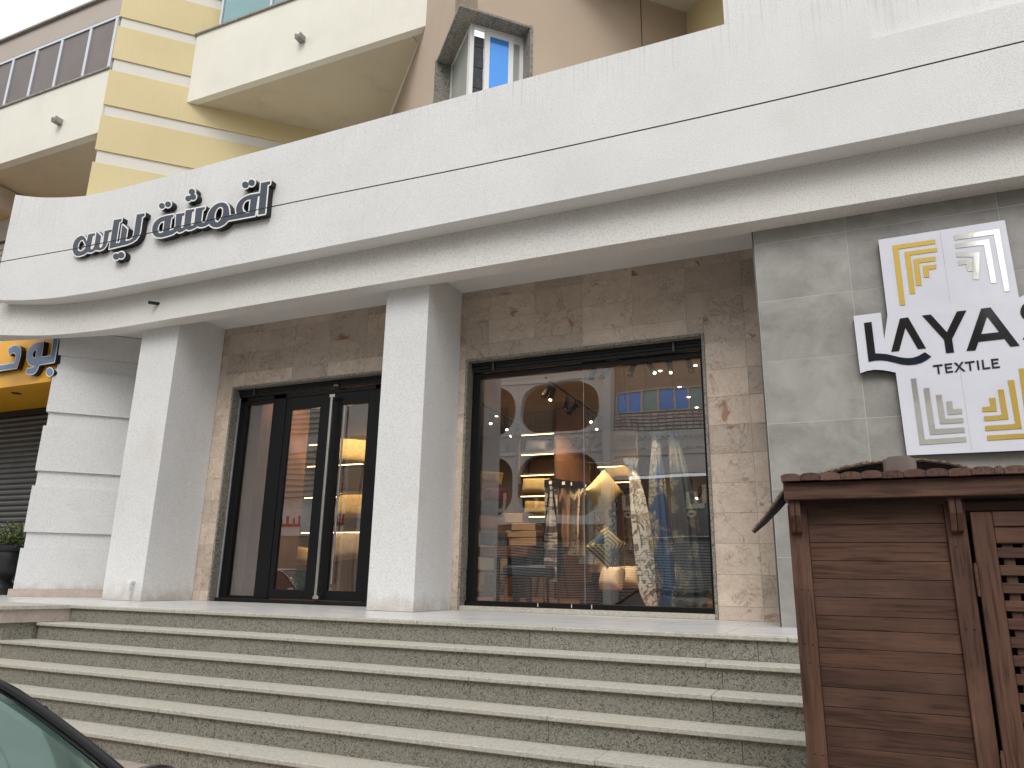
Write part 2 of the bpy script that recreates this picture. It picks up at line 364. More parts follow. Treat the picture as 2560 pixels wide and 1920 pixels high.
# ------------------------------------------------------------------ glyph outlines (signed distance -> contours)
def contours(glyphs, off, h=.004, mitre=False):
    """glyphs: list of lists of loops (outer + holes) in plane coordinates. returns contour loops at distance off"""
    allp = np.array([p for g in glyphs for l in g for p in l]); lo = allp.min(0)-off-4*h; hi = allp.max(0)+off+4*h
    nx = int((hi[0]-lo[0])/h)+1; ny = int((hi[1]-lo[1])/h)+1
    X, Y = np.meshgrid(lo[0]+h*np.arange(nx), lo[1]+h*np.arange(ny), indexing='ij'); D = np.full(X.shape, 9e9)
    for g in glyphs:
        ins = np.zeros(X.shape, bool); dm = np.full(X.shape, 9e9)
        for l in g:
            for i in range(len(l)):
                (x0, y0), (x1, y1) = l[i], l[(i+1) % len(l)]
                dx, dy = x1-x0, y1-y0; L2 = dx*dx+dy*dy
                if L2 < 1e-12: continue
                t = np.clip(((X-x0)*dx+(Y-y0)*dy)/L2, 0, 1); dm = np.minimum(dm, (X-x0-t*dx)**2+(Y-y0-t*dy)**2)
                if y0 != y1:
                    c = ((Y >= min(y0, y1)) & (Y < max(y0, y1))); xi = x0+(Y-y0)*dx/dy; ins ^= c & (X < xi)
        D = np.minimum(D, np.where(ins, -1, 1)*np.sqrt(dm))
    D = D-off; D[np.abs(D) < 1e-7] = 1e-7
    seg = {}
    def P(i, j, k, l):
        a, b = D[i, j], D[k, l]; t = a/(a-b); return (lo[0]+h*(i+(k-i)*t), lo[1]+h*(j+(l-j)*t))
    neg = D < 0; cells = np.argwhere((neg[:-1, :-1].astype(int)+neg[1:, :-1]+neg[1:, 1:]+neg[:-1, 1:]) % 4 != 0)
    for i, j in cells:
        c = [(i, j), (i+1, j), (i+1, j+1), (i, j+1)]; s = [neg[q] for q in c]; cr_ = []
        for e in range(4):
            a, b = c[e], c[(e+1) % 4]
            if s[e] != s[(e+1) % 4]: cr_.append((tuple(sorted((a, b))), s[e]))
        # orient: from edge where we leave inside to edge where we enter
        outs = [k for k, si in cr_ if si]; ins_ = [k for k, si in cr_ if not si]
        if len(outs) == 2:      # saddle
            es = [k for k, _ in cr_]; seg.setdefault(es[0], []).append(es[1]); seg.setdefault(es[1], []).append(es[0]); seg.setdefault(es[2], []).append(es[3]); seg.setdefault(es[3], []).append(es[2])
        else:
            seg.setdefault(outs[0], []).append(ins_[0]); seg.setdefault(ins_[0], []).append(outs[0])
    used = set(); loops = []
    for st in list(seg):
        if st in used: continue
        lp = [st]; used.add(st); cur = st
        while True:
            nxt = [q for q in seg[cur] if q not in used]
            if not nxt: break
            cur = nxt[0]; used.add(cur); lp.append(cur)
        if len(lp) < 6: continue
        pts = [P(*k[0], *k[1]) for k in lp]
        ar = sum(pts[i][0]*pts[(i+1) % len(pts)][1]-pts[(i+1) % len(pts)][0]*pts[i][1] for i in range(len(pts)))/2
        if abs(ar) < 12*h*h: continue
        # simplify
        def rdp(a):
            if len(a) < 3: return a
            p0, p1 = np.array(a[0]), np.array(a[-1]); d = p1-p0; n = np.hypot(*d); q = np.array(a)
            dist = np.abs((q[:, 0]-p0[0])*d[1]-(q[:, 1]-p0[1])*d[0])/n if n > 1e-9 else np.hypot(q[:, 0]-p0[0], q[:, 1]-p0[1])
            k = int(dist.argmax())
            if dist[k] < h*.22: return [a[0], a[-1]]
            return rdp(a[:k+1])[:-1]+rdp(a[k:])
        k = len(pts)//2; s_ = rdp(pts[:k+1])[:-1]+rdp(pts[k:]+[pts[0]])[:-1]
        if len(s_) >= 3: loops.append(s_)
    return loops
def inside(p, l):
    c = False; x, y = p
    for i in range(len(l)):
        (x0, y0), (x1, y1) = l[i], l[(i+1) % len(l)]
        if (y0 > y) != (y1 > y) and x < x0+(y-y0)*(x1-x0)/(y1-y0): c = not c
    return c
def slabs(loops, f0, f1, mb=None):
    """extrude contour set: group holes with their outer loop"""
    mb = mb or MB(); depth = [sum(inside(l[0], k) for k in loops if k is not l) for l in loops]
    for i, l in enumerate(loops):
        if depth[i] % 2: continue
        hs_ = [k for j, k in enumerate(loops) if depth[j] == depth[i]+1 and inside(k[0], l)]
        mb.prism([l]+hs_, f0, f1)
    return mb
def circ(cx, cy, r, n=20): return [(cx+r*math.cos(2*math.pi*i/n), cy+r*math.sin(2*math.pi*i/n)) for i in range(n)]
def smooth_loop(l, it=1):
    """corner-cutting for hand-placed curved outlines"""
    for _ in range(it):
        q = []
        for i in range(len(l)):
            a, b = l[i], l[(i+1) % len(l)]
            if len(a) > 2: q.append(a); 
            else: q.append((a[0]*.8+b[0]*.2, a[1]*.8+b[1]*.2))
            if len(b) > 2: q.append(b)
            else: q.append((a[0]*.2+b[0]*.8, a[1]*.2+b[1]*.8))
        o = []
        for p in q:
            if not o or o[-1] != p: o.append(p)
        l = o
    return [p[:2] for p in l]

# ================================================================== SETTING: road, pavement, terrace
YW = 0.0                      # stone wall plane; terrace floor z = 0
Z_PAV, Z_ROAD = -.99, -1.13
rd = box('road', M['asphalt'], None, -60, 60, -60, -5.55, Z_ROAD-.3, Z_ROAD); rd['kind'] = 'structure'
pv = thing('pavement', None, None); pv['kind'] = 'structure'
box('slab_bed', M['pave'], pv, -30, 30, -5.4, -3.2, Z_PAV-.4, Z_PAV-.012)
for i in range(34):
    for j in range(4):
        piece('paving_slab', M['pink_stone'], pv, (-8.7+i*.6, -3.55-j*.45, Z_PAV-.006), (.592, .442, .03), .003)
for i in range(26): piece('kerb_stone', M['coping'], pv, (-9.5+i*.9, -5.475, Z_PAV-.2), (.892, .15, .4), .012)
gr = box('ground', M['asphalt'], None, -60, 60, -3.2, 60, -1.9, -1.6); gr['kind'] = 'structure'

# ---- terrace floor and its tiles
te = thing('terrace', None, None, (-1, -1, 0)); te['kind'] = 'structure'
box('terrace_bed', M['stone_grout'], te, -10, 9, -2.07, .0, -.98, -.014)
box('terrace_bed', M['stone_grout'], te, -10, -3.72, -2.62, -2.07, -.98, -.014)
for i in range(22):
    for j, (y0, y1) in enumerate(((-1.19, -.0), (-2.03, -1.197))):
        x0 = -9.6+i*.6 + (.21 if j else .21)
        piece('floor_tile', M['floor_tile'], te, (x0+.3, (y0+y1)/2, -.007+random.uniform(-.0006, .0006)), (.594, y1-y0, .014), .001)

# ---- staircase
st = thing('staircase', 'wide speckled granite staircase with pale treads climbing to the shop terrace', 'staircase', (1, -3, Z_PAV))
XR = 8.4
def run_x(x0, x1, seed):
    rnd = random.Random(seed); xs = [x0]; x = x0
    while x < x1-.6:
        x += rnd.choice((1.55, 1.7, 1.8, 1.2)); xs.append(min(x, x1))
    if xs[-1] < x1: xs.append(x1)
    return xs
for k in range(0, 6):
    z = -.165*k; yf = -(2.12+.2624*k); xl = (-3.56, -3.62, -4.9, -5.6, -6.2, -6.6)[k]
    xs = run_x(xl, XR, 31+k)
    for a, b in zip(xs, xs[1:]):
        piece('tread_slab', M['tread'], st, ((a+b)/2, yf+.155 if k else yf+.055, z-.015+random.uniform(-.0012, .0012)), (b-a-.004, .31 if k else .11, .03), .004)
    xs = run_x(xl, XR, 77+k)
    for a, b in zip(xs, xs[1:]):
        piece('riser_slab', M['riser'], st, ((a+b)/2, yf+.04, z-.03-.0675), (b-a-.003, .02, .134), .001)
    box('step_core', M['stone_grout'], st, xl+.03, XR, yf+.052, -2.0 if k else -2.06, -.98, z-.031)
# flared cheek wall at the left end of the upper two steps
ck = thing('cheek_wall', 'pink stone and dark granite cheek wall at the left end of the top steps', 'low wall', (-3.8, -2.4, -.33))
MB().prism([(-3.52, -2.03), (-3.53, -2.1), (-3.70, -2.70), (-9.9, -2.70), (-9.9, -2.03)], lambda a, b: (a, b, -.162), lambda a, b: (a, b, -.034)).build('stone_course', M['pink_stone'], ck)
MB().prism([(-3.50, -2.035), (-3.505, -2.125), (-3.68, -2.735), (-9.9, -2.735), (-9.9, -2.035)], lambda a, b: (a, b, -.033), lambda a, b: (a, b, .001)).build('coping_slab', M['tread'], ck)
MB().prism([(-3.63, -2.12), (-3.66, -2.38), (-3.73, -2.64), (-9.9, -2.64), (-9.9, -2.12)], lambda a, b: (a, b, -.335), lambda a, b: (a, b, -.163)).build('granite_course', M['riser'], ck)

# ================================================================== SHOP FRONT WALL
WT = .20
sw = thing('stone_wall', 'beige marble clad shop wall behind the white pillars', 'wall', (0, 0, 0))
bk = MB()
WX0, WX1, WZ1 = 0.0, 2.874, 2.95
DX0, DX1, DZ1 = -3.745, -.46, 2.935
for a in ((-4.3, DX0, 0, 3.95), (DX0, DX1, DZ1, 3.95), (DX1, WX0, 0, 3.95), (WX0, WX1, WZ1, 3.95), (WX1, 3.7, 0, 3.95)):
    bk.box(a[0], a[1], .0028, WT, a[2], a[3])
bk.build('wall_core', M['stone_grout'], sw)
xj = [-4.3] + [round(3.30-.6*k, 3) for k in range(12, -1, -1)] + [3.7]
zj = [0.0, .13] + [round(.13+.3*k, 3) for k in range(1, 13)] + [3.838]
def sub_open(x0, x1, z0, z1):
    """cut a tile rectangle by the door and window openings"""
    for ox0, ox1, oz1 in ((WX0, WX1, WZ1), (DX0, DX1, DZ1)):
        if z0 < oz1-1e-6 and x0 < ox1 and x1 > ox0:
            r = []
            if x0 < ox0-.02: r.append((x0, ox0, z0, z1))
            if x1 > ox1+.02: r.append((ox1, x1, z0, z1))
            if z1 > oz1+.02: r.append((max(x0, ox0), min(x1, ox1), oz1, z1))
            return r
    return [(x0, x1, z0, z1)]
for iz in range(len(zj)-1):
    sh = (0, 0, 0, 0)[iz % 4]
    for ix in range(len(xj)-1):
        for (a, b, c, d) in sub_open(xj[ix]+sh, xj[ix+1]+sh, zj[iz], zj[iz+1]):
            piece('stone_tile', M['marble'], sw, ((a+b)/2, .010+random.uniform(-.0012, .0006), (c+d)/2), (b-a-.0025, .02, d-c-.0025), .0012)
# granite surrounds of the openings (front lip + deep reveal)
def surround(x0, x1, z1, depth, lip, name, sill=True):
    o = thing_part = bpy.data.objects.new(name, None); COL.objects.link(o); o.parent = sw
    box('jamb', M['frame_granite'], o, x0, x0+lip, -.012, depth, 0, z1, .003)
    box('jamb', M['frame_granite'], o, x1-lip, x1, -.012, depth, 0, z1, .003)
    box('lintel', M['frame_granite'], o, x0+lip+.001, x1-lip-.001, -.012, depth, z1-lip, z1, .003)
    if sill: box('sill', M['tread'], o, x0+lip+.001, x1-lip-.001, -.012, depth, 0.001, .05, .003)
surround(WX0, WX1, WZ1, .14, .03, 'window_surround')
surround(DX0, DX1, DZ1, .14, .03, 'door_surround', False)

# grey porcelain block on the right
gw = thing('grey_tiled_wall', 'grey concrete-look tiled wall carrying the white logo sign', 'wall', (5, -.8, 0))
box('wall_core', M['grout'], gw, 3.513, 9.5, -.8192, .6, 0, 3.64)
box('edge_trim', M['gunmetal'], gw, 3.498, 3.512, -.818, .4, 0, 3.66)
gx = [3.514, 4.32, 5.51, 6.70, 7.89, 9.08]; gz = [0.0]+[round(.57+.585*k, 3) for k in range(6)]
for i in range(len(gx)-1):
    for j in range(len(gz)-1):
        piece('wall_tile', M['grey'], gw, ((gx[i]+gx[i+1])/2, -.814+random.uniform(-.0006, .0006), (gz[j]+gz[j+1])/2), (gx[i+1]-gx[i]-.0035, .012, gz[j+1]-gz[j]-.0035), .0004)
for i in range(len(gx)-1): piece('wall_tile', M['grey'], gw, ((gx[i]+gx[i+1])/2, -.814, (3.4975+3.64)/2), (gx[i+1]-gx[i]-.005, .012, .1425), .0004)

# pillars
def pillar(x0, x1, label):
    o = thing('pillar', label, 'pillar', ((x0+x1)/2, -.4, 0), 'white stucco pillars of the shop front')
    box('shaft', M['pillar'], o, x0, x1, -.82, -.003, 0.002, 3.86, .004); return o
pillar(-.662, -.085, 'square white stucco pillar between the entrance door and the shop window')
lp = pillar(-4.715, -4.02, 'white stucco pillar left of the entrance, joined to the banded wall')
pp = thing('wall_pipe_stub', 'short white painted pipe elbow low on the left pillar', 'pipe', (-4.2, -.85, .2))
MB().tube([(-4.17, -.815, .235), (-4.17, -.86, .24), (-4.175, -.885, .215), (-4.175, -.885, .13)], .027, 12).build('elbow', M['pillar'], pp, True)
MB().tube([(-4.175, -.885, .16), (-4.175, -.885, .125)], .036, 12).build('collar', M['pillar'], pp, True)

# ---- banded oblique wall (45 degrees), white below the canopy, yellow above
KY = -5.453
bw = thing('banded_wall', 'oblique wall of wide and recessed bands, white below and yellow above the canopy', 'wall', (-5.9, -.5, 0))
def oblique(t0, t1, out, z0, z1, back=.25):
    """slab along the 45 degree face; t = x coordinate along the face, out = how far proud"""
    d = Vector((1, -1, 0))/math.sqrt(2)*out; e = Vector((-1, 1, 0))/math.sqrt(2)*back
    p = [Vector((t0, t0-KY, 0))+d, Vector((t1, t1-KY, 0))+d, Vector((t1, t1-KY, 0))+e, Vector((t0, t0-KY, 0))+e]
    return [(q.x, q.y, z0) for q in p], [(q.x, q.y, z1) for q in p]
mb = MB(); mb.hexa(*oblique(-6.39, -5.45, .035, 0.002, .10)); mb.build('plinth', M['pink_stone'], bw)
zb = .125; low = [(.10, .647, 1), (.647, .867, 0), (.867, 1.510, 1), (1.510, 1.725, 0), (1.725, 2.374, 1), (2.374, 2.583, 0), (2.583, 3.226, 1), (3.226, 3.441, 0), (3.441, 3.83, 1)]
for z0, z1, w in low:
    MB().hexa(*oblique(-6.358 if w else -6.336, -5.45, .0 if w else -.034, z0+.001, z1-.001)).build('wide_band' if w else 'recessed_band', M['banded'], bw)
edges = [5.80, 6.026, 6.664, 6.889, 7.527, 7.725, 8.380, 8.611, 9.243, 9.436, 10.085, 10.305, 10.95, 11.18, 11.9]
prev = 5.70
for i, e in enumerate(edges):
    w = (i % 2 == 0)
    MB().hexa(*oblique(-6.358 if w else -6.336, -3.17, .0 if w else -.025, prev+.001, e-.001)).build('wide_band' if w else 'recessed_band', M['yellow'] if w else M['band_white'], bw)
    prev = e

# ================================================================== CANOPY
cp = thing('canopy', 'long white concrete canopy band curving outward at its left end above the shop', 'canopy', (0, -1, 3.64))
def loftband(path, z0, z1, name, mt, back, ztop=None):
    """vertical band following a plan path, solid back to y=back"""
    mb = MB(); n = len(path); zt = ztop or (lambda x: z1); vs_ = []; fs = []
    for (x, y) in path: vs_ += [(x, y, z0), (x, back(x), z0), (x, back(x), zt(x)), (x, y, zt(x))]
    for i in range(n-1):
        for j in range(4): fs.append((4*i+j, 4*i+(j+1) % 4, 4*i+4+(j+1) % 4, 4*i+4+j))
    fs += [(3, 2, 1, 0), (4*n-4, 4*n-3, 4*n-2, 4*n-1)]
    mb.add(vs_, fs); return mb.build(name, mt, cp, True)
def spline(pts, n=8):
    o = []
    for i in range(len(pts)-1):
        p0 = pts[max(i-1, 0)]; p1 = pts[i]; p2 = pts[i+1]; p3 = pts[min(i+2, len(pts)-1)]
        for k in range(n):
            t = k/n
            o.append(tuple(.5*((2*p1[c])+(-p0[c]+p2[c])*t+(2*p0[c]-5*p1[c]+4*p2[c]-p3[c])*t*t+(-p0[c]+3*p1[c]-3*p2[c]+p3[c])*t**3) for c in range(len(p1))))
    o.append(tuple(pts[-1])); return o
FPATH = spline([(-6.86, -1.64), (-6.5, -1.475), (-6.04, -1.375), (-5.55, -1.325), (-5.0, -1.298), (-4.0, -1.285)], 6) + [(4.68, -1.29)]
def fz(x): return 5.69 if x > -5.7 else 5.69+.10*min(1, (-5.7-x)/1.15)**1.0
loftband(FPATH, 4.112, 5.69, 'fascia', M['fascia'], lambda x: -.6, fz)
loftband([(4.68, -1.29), (9.5, -1.30)], 4.112, 5.11, 'fascia', M['fascia'], lambda x: -.6)
box('raised_parapet', M['fascia'], cp, 3.423, 4.679, -1.289, -.85, 5.691, 9.5)
box('parapet_return', M['fascia'], cp, 4.681, 9.5, -1.12, -.9, 5.0, 9.5)
BPATH = spline([(-7.35, -1.70), (-6.85, -1.42), (-6.2, -1.17), (-5.3, -1.055), (-4.4, -1.04)], 6) + [(9.5, -1.06)]
loftband(BPATH, 3.642, 4.111, 'beam', M['beam'], lambda x: -.80 if x > -5.2 else -.80-.22*max(0, -5.2-x))
box('soffit', M['soffit'], cp, -7.2, 9.4, -.819, .6, 3.84, 3.90)
box('beam_inner_face', M['soffit'], cp, -4.7, 3.50, -.818, -.81, 3.644, 3.839)
box('roof_slab', M['soffit'], cp, -6.8, 9.4, -.9, 6, 4.3, 4.45)
dr = thing('drain_outlet', 'small dark drain pipe stub on the underside band of the canopy', 'drain pipe', tuple(at(385, 758, 'y', -1.05)))
c0 = at(393, 759, 'y', -1.05); MB().tube([c0+Vector((.02, .02, 0)), c0+Vector((-.05, -.10, -.01))], .022, 10).build('pipe_end', M['dark_metal'], dr, True)

# ================================================================== UPPER STOREYS
def vwall(name, mt, parent, a, b, z0, z1, th=.2, flip=False):
    a = Vector((a[0], a[1], 0)); b = Vector((b[0], b[1], 0)); d = (b-a).normalized(); n = Vector((-d.y, d.x, 0))*(th if not flip else -th)
    return MB().hexa([(p.x, p.y, z0) for p in (a, b, b+n, a+n)], [(p.x, p.y, z1) for p in (a, b, b+n, a+n)]).build(name, mt, parent)
ub = thing('tan_building_bay', 'tan stucco angled bay of the upper floor above the canopy', 'building', (.46, -.9, 5.7))
CX, CY = .457, -1.336
# left face (45L) with opening, right face (45R) with opening; opening wraps the corner
q = math.sqrt(.5)
zo1, zo0 = 6.92, 5.71
Lf = lambda s: (CX-s*q, CY+s*q); Rg = lambda s: (CX+s*q, CY+s*q)
WL, WR = 1.065, .933
ZU = 5.70
vwall('wall', M['tan'], ub, Lf(5.12), Lf(WL), ZU, 12, .22)
vwall('wall', M['tan'], ub, Lf(WL), Lf(0.0), zo1, 12, .22)
vwall('wall', M['tan'], ub, Rg(WR), Rg(3.206), ZU, 12, .22); vwall('wall', M['tan'], ub, Rg(0.0), Rg(WR), zo1, 12, .22)
D0 = Rg(3.206)
vwall('wall', M['yellow'], ub, D0, (D0[0]+2.1, D0[1]-2.1), ZU, 12, .2)
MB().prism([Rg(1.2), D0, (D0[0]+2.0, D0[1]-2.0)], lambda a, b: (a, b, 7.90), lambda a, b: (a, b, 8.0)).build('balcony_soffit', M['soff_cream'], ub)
# thin crack line down the tan wall: a real groove strip
p = atp(1604, 60, (1, -1, 0), CX-CY); MB().tube([(p.x-.003, p.y-.003, 5), (p.x-.003, p.y-.003, 9)], .006, 5).build('joint_strip', M['dark_metal'], ub)
# granite reveal
rv = thing('corner_window', 'white framed corner window with one bright blue pane in a granite surround', 'window', (CX, CY+.3, zo0))
def ob2(face, s0, s1, d0, d1, z0, z1, name, mt, parent=rv):
    """box on a bay face: s along the face from the corner, d inward depth"""
    if face == 'R': e = Vector((q, q, 0)); n = Vector((-q, q, 0))
    else: e = Vector((-q, q, 0)); n = Vector((q, q, 0))
    c = Vector((CX, CY, 0)); pts = [c+e*s0+n*d0, c+e*s1+n*d0, c+e*s1+n*d1, c+e*s0+n*d1]
    return MB().hexa([(p.x, p.y, z0) for p in pts], [(p.x, p.y, z1) for p in pts]).build(name, mt, parent)
gd = .23
ob2('L', WL-.03, WL, -.012, gd, zo0, zo1, 'granite_jamb', M['frame_granite']); ob2('R', WR-.04, WR, -.012, gd, zo0, zo1, 'granite_jamb', M['frame_granite'])
MB().prism([(CX, CY-.017), Lf(WL-.03), (Lf(WL-.03)[0]+gd*q, Lf(WL-.03)[1]+gd*q), (CX, CY+gd/q), (Rg(WR-.04)[0]-gd*q, Rg(WR-.04)[1]+gd*q), Rg(WR-.04)], lambda a, b: (a, b, zo1-.03), lambda a, b: (a, b, zo1-.001)).build('granite_head', M['frame_granite'], rv)
i0 = .198; zt = zo1-.031   # inset of the frames; frame corner sits i0 inside both faces
ob2('R', i0, i0+.05, i0, i0+.05, zo0, zt, 'corner_post', M['white_upvc']); ob2('L', i0+.001, i0+.09, i0+.001, i0+.05, zo0, zt, 'corner_post', M['white_upvc'])
ob2('R', i0+.051, WR-.041, i0, i0+.05, zt-.04, zt, 'frame_head', M['white_upvc']); ob2('R', WR-.085, WR-.041, i0, i0+.05, zo0, zt-.041, 'frame_jamb', M['white_upvc'])
ob2('L', i0+.091, WL-.031, i0, i0+.05, zt-.025, zt, 'frame_head', M['white_upvc']); ob2('L', WL-.056, WL-.031, i0, i0+.05, zo0, zt-.026, 'frame_jamb', M['white_upvc'])
ob2('L', i0+.091, WL-.057, i0+.015, i0+.03, zo0, zt-.026, 'pane', M['greyglass'])
xs0 = i0+.19; xs1 = i0+.565
s_ = ob2('R', xs0, xs0+.065, i0+.004, i0+.035, zo0, zt-.042, 'sash', M['white_upvc'])
ob2('R', xs1-.065, xs1, i0+.004, i0+.035, zo0, zt-.042, 'sash', M['white_upvc']); ob2('R', xs0+.066, xs1-.066, i0+.004, i0+.035, zt-.105, zt-.042, 'sash', M['white_upvc'])
o = ob2('R', xs0+.066, xs1-.066, i0+.012, i0+.02, zo0, zt-.106, 'pane', M['blueglass']); o['label'] = 'bright blue reflective pane'
ob2('R', xs1+.001, xs1+.09, i0+.03, i0+.038, zo0, zt-.10, 'pane', M['greyglass']); ob2('R', xs1+.091, WR-.086, i0+.02, i0+.04, zo0, zt-.041, 'sash', M['white_upvc']); ob2('R', xs1+.001, xs1+.09, i0+.02, i0+.04, zt-.099, zt-.041, 'sash', M['white_upvc'])
for k in range(14):
    z0 = zo0+.03+k*.145
    if z0+.14 < zt: ob2('R', i0+.052, xs0-.002, i0+.035+.006*(k % 2), i0+.05+.006*(k % 2), z0, z0+.14, 'blind_slat', M['blind'])

# middle balcony
bc = thing('balcony', 'cream balcony with angled underside, stone coping and glazed enclosure', 'balcony', (-3, .2, 8.1))
X0, X1, YB, ZB0, ZB1 = -5.495, -.826, -.0316, 8.105, 9.425
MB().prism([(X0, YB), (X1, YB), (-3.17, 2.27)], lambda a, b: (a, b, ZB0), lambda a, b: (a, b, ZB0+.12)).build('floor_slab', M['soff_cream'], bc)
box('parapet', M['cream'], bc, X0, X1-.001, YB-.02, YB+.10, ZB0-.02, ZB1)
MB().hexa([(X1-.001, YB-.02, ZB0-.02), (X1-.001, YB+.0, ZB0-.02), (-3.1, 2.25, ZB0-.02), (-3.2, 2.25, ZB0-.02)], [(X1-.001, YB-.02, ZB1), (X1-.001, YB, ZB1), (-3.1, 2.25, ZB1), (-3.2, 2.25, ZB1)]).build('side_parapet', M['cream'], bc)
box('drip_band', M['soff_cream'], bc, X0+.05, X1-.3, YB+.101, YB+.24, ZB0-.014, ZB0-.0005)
box('coping', M['coping'], bc, X0-.03, X1-.02, YB-.055, YB+.14, ZB1+.001, ZB1+.035, .004)
wp = at(552, 60, 'y', YB+.04)
for k, x in enumerate((wp.x-.0, wp.x+1.12, wp.x+2.24, wp.x+3.36)): box('mullion', M['alu'], bc, x, x+.05, YB+.0, YB+.05, ZB1+.036, 11.6)
for k in range(3): box('pane', M['tealglass'], bc, wp.x+.051+1.12*k, wp.x+1.119+1.12*k, YB+.02, YB+.03, ZB1+.036, 11.6)
def spout(px, py, y, label):
    p = at(px, py, 'y', y); o = thing('drain_spout', label, 'drain spout', (p.x, y, p.z))
    MB().box(p.x-.055, p.x+.055, y-.13, y, p.z-.045, p.z-.03).box(p.x-.055, p.x-.04, y-.13, y, p.z-.029, p.z+.045).box(p.x+.04, p.x+.055, y-.13, y, p.z-.029, p.z+.045).build('channel', M['concrete'], o)
    box('cap', M['concrete'], o, p.x-.0399, p.x+.0399, y-.11, y, p.z+.0, p.z+.044)
spout(757, 101, YB-.02, 'small square concrete drain spout on the front of the middle cream balcony')
# left balcony with perforated screens
YL = -.897
lb = thing('balcony', 'cream balcony with dark perforated screens and white mullions at far left', 'balcony', (-8, -.8, 7.2))
box('parapet', M['cream'], lb, -14, -6.362, YL, YL+.14, 7.20, 8.396)
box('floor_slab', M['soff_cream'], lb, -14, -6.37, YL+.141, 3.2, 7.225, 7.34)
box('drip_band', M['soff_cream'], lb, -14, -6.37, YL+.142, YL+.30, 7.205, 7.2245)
box('coping', M['coping'], lb, -14, -6.365, YL-.03, YL+.17, 8.397, 8.435, .004)
mz = [-6.419, -7.057, -7.794, -8.465, -9.125, -9.862, -10.577, -11.29]
for i, x in enumerate(mz): box('mullion', M['alu'], lb, x-.033, x+.033, YL+.0, YL+.06, 8.436, 9.425)
box('top_rail', M['alu'], lb, -14, -6.37, YL-.002, YL+.062, 9.426, 9.48)
for a, b in zip(mz, mz[1:]): box('screen', M['screen'], lb, b+.034, a-.034, YL+.02, YL+.035, 8.436, 9.425)
box('upper_band', M['pinktan'], lb, -14, -6.365, YL-.005, YL+.2, 9.481, 9.93)
box('roof_coping', M['coping'], lb, -14, -6.37, YL-.06, YL+.3, 9.931, 9.975, .004)
box('back_wall', M['tan'], lb, -9.6, -6.0, 3.2, 3.3, 5.6, 7.2); box('side_wall', M['tan'], lb, -9.75, -9.6, YL+.05, 3.3, 6.79, 7.2)
spout(152, 307, YL, 'small square concrete drain spout on the parapet of the far left balcony')

# white brick house seen past the left end of the canopy
nb = thing('brick_house', 'white painted brick wall with a rounded dark framed window at the left edge', 'building', (-11, 1, -1))
box('wall_core', M['mortar'], nb, -20, -8.6, .62, 1.2, -1.2, 9.2)
bzt = at(0, 606, 'y', .6).z
for r_ in range(20):
    for c_ in range(9):
        x = -9.4-c_*.36-(r_ % 2)*.18; zz = 4.3+r_*.13
        if zz+.06 > bzt: continue
        piece('brick', M['brick'], nb, (x, .60+random.uniform(-.006, .006), zz), (.335, .05, .108), .006)
wn = bpy.data.objects.new('window', None); COL.objects.link(wn); wn.parent = nb; wn.location = -Vector(nb.location)
a0 = at(0, 528, 'y', .5); pts = [at(-60, 548, 'y', .5), at(0, 531, 'y', .5), at(18, 524, 'y', .5), at(29, 530, 'y', .5), at(33, 548, 'y', .5), at(31, 600, 'y', .5)]
MB().tube(pts, .035, 8).build('frame', M['dark_metal'], wn, True)
MB().tube([p+Vector((.0, -.03, .06)) for p in pts], .025, 8).build('trim', M['white_upvc'], wn, True)
p0, p1 = at(-60, 552, 'y', .54), at(30, 595, 'y', .54); box('pane', M['white_upvc'], wn, p0.x, p1.x, .53, .56, p1.z, p0.z)

# ================================================================== NEIGHBOUR SHOP (far left)
YS_ = -.84; ZS_ = 3.06; YSH = .35
ns = thing('orange_shop_sign', 'bright orange shop fascia board with blue Arabic letters, far left', 'shop sign', (-8, -.8, 3.06))
box('board', M['orange'], ns, -13, -6.37, YS_, YS_+.05, ZS_, 3.83)
MB().prism([(-13, YS_+.051), (YS_+.051-5.53, YS_+.051), (YSH-5.53, YSH), (-13, YSH)], lambda a, b: (a, b, ZS_+.002), lambda a, b: (a, b, ZS_+.03)).build('soffit_board', M['orange'], ns)
lp_ = at(41, 983, 'z', ZS_); MB().lathe([(.07, 0), (.075, .004), (.055, .006)], (lp_.x, lp_.y, ZS_-.005), 20).build('downlight', M['dark_metal'], ns)
def px_loops(reg, sc, loops, ax, val, sel='xz'):
    out_ = []
    for l in loops:
        o_ = []
        for a, b in l:
            p = at(reg[0]+a*sc, reg[1]+b*sc, ax, val); o_.append((p.x, p.z))
        out_.append(o_)
    return out_
def letters(parent, glyphs, yfront, thick, border, mface, mborder, mside, h=.004, face_t=.004):
    for g in glyphs:
        outer = contours([g], border, h); inner = contours([g], 0, h)
        slabs(outer, lambda a, b: (a, yfront+.002, b), lambda a, b: (a, yfront+thick, b)).build('letter_side', mside, parent)
        slabs(outer, lambda a, b: (a, yfront, b), lambda a, b: (a, yfront+.0018, b)).build('letter_border', mborder, parent)
        slabs(inner, lambda a, b: (a, yfront-face_t, b), lambda a, b: (a, yfront-.0004, b)).build('letter_face', mface, parent)
rg = ((0, 830), 180/1244)
yfo = YS_-.082
bo = [(990, 60), (996, 150), (935, 518), (675, 562), (645, 640), (615, 690), (580, 718), (540, 728), (458, 712), (464, 640), (530, 632), (575, 615), (608, 585), (560, 580), (510, 560), (478, 500), (468, 440), (475, 370), (500, 310), (550, 245), (600, 205), (650, 188), (745, 176), (708, 443), (880, 418), (925, 130), (930, 60)]
hh = [(640, 290), (618, 455), (585, 462), (558, 440), (550, 400), (562, 345), (590, 308)]
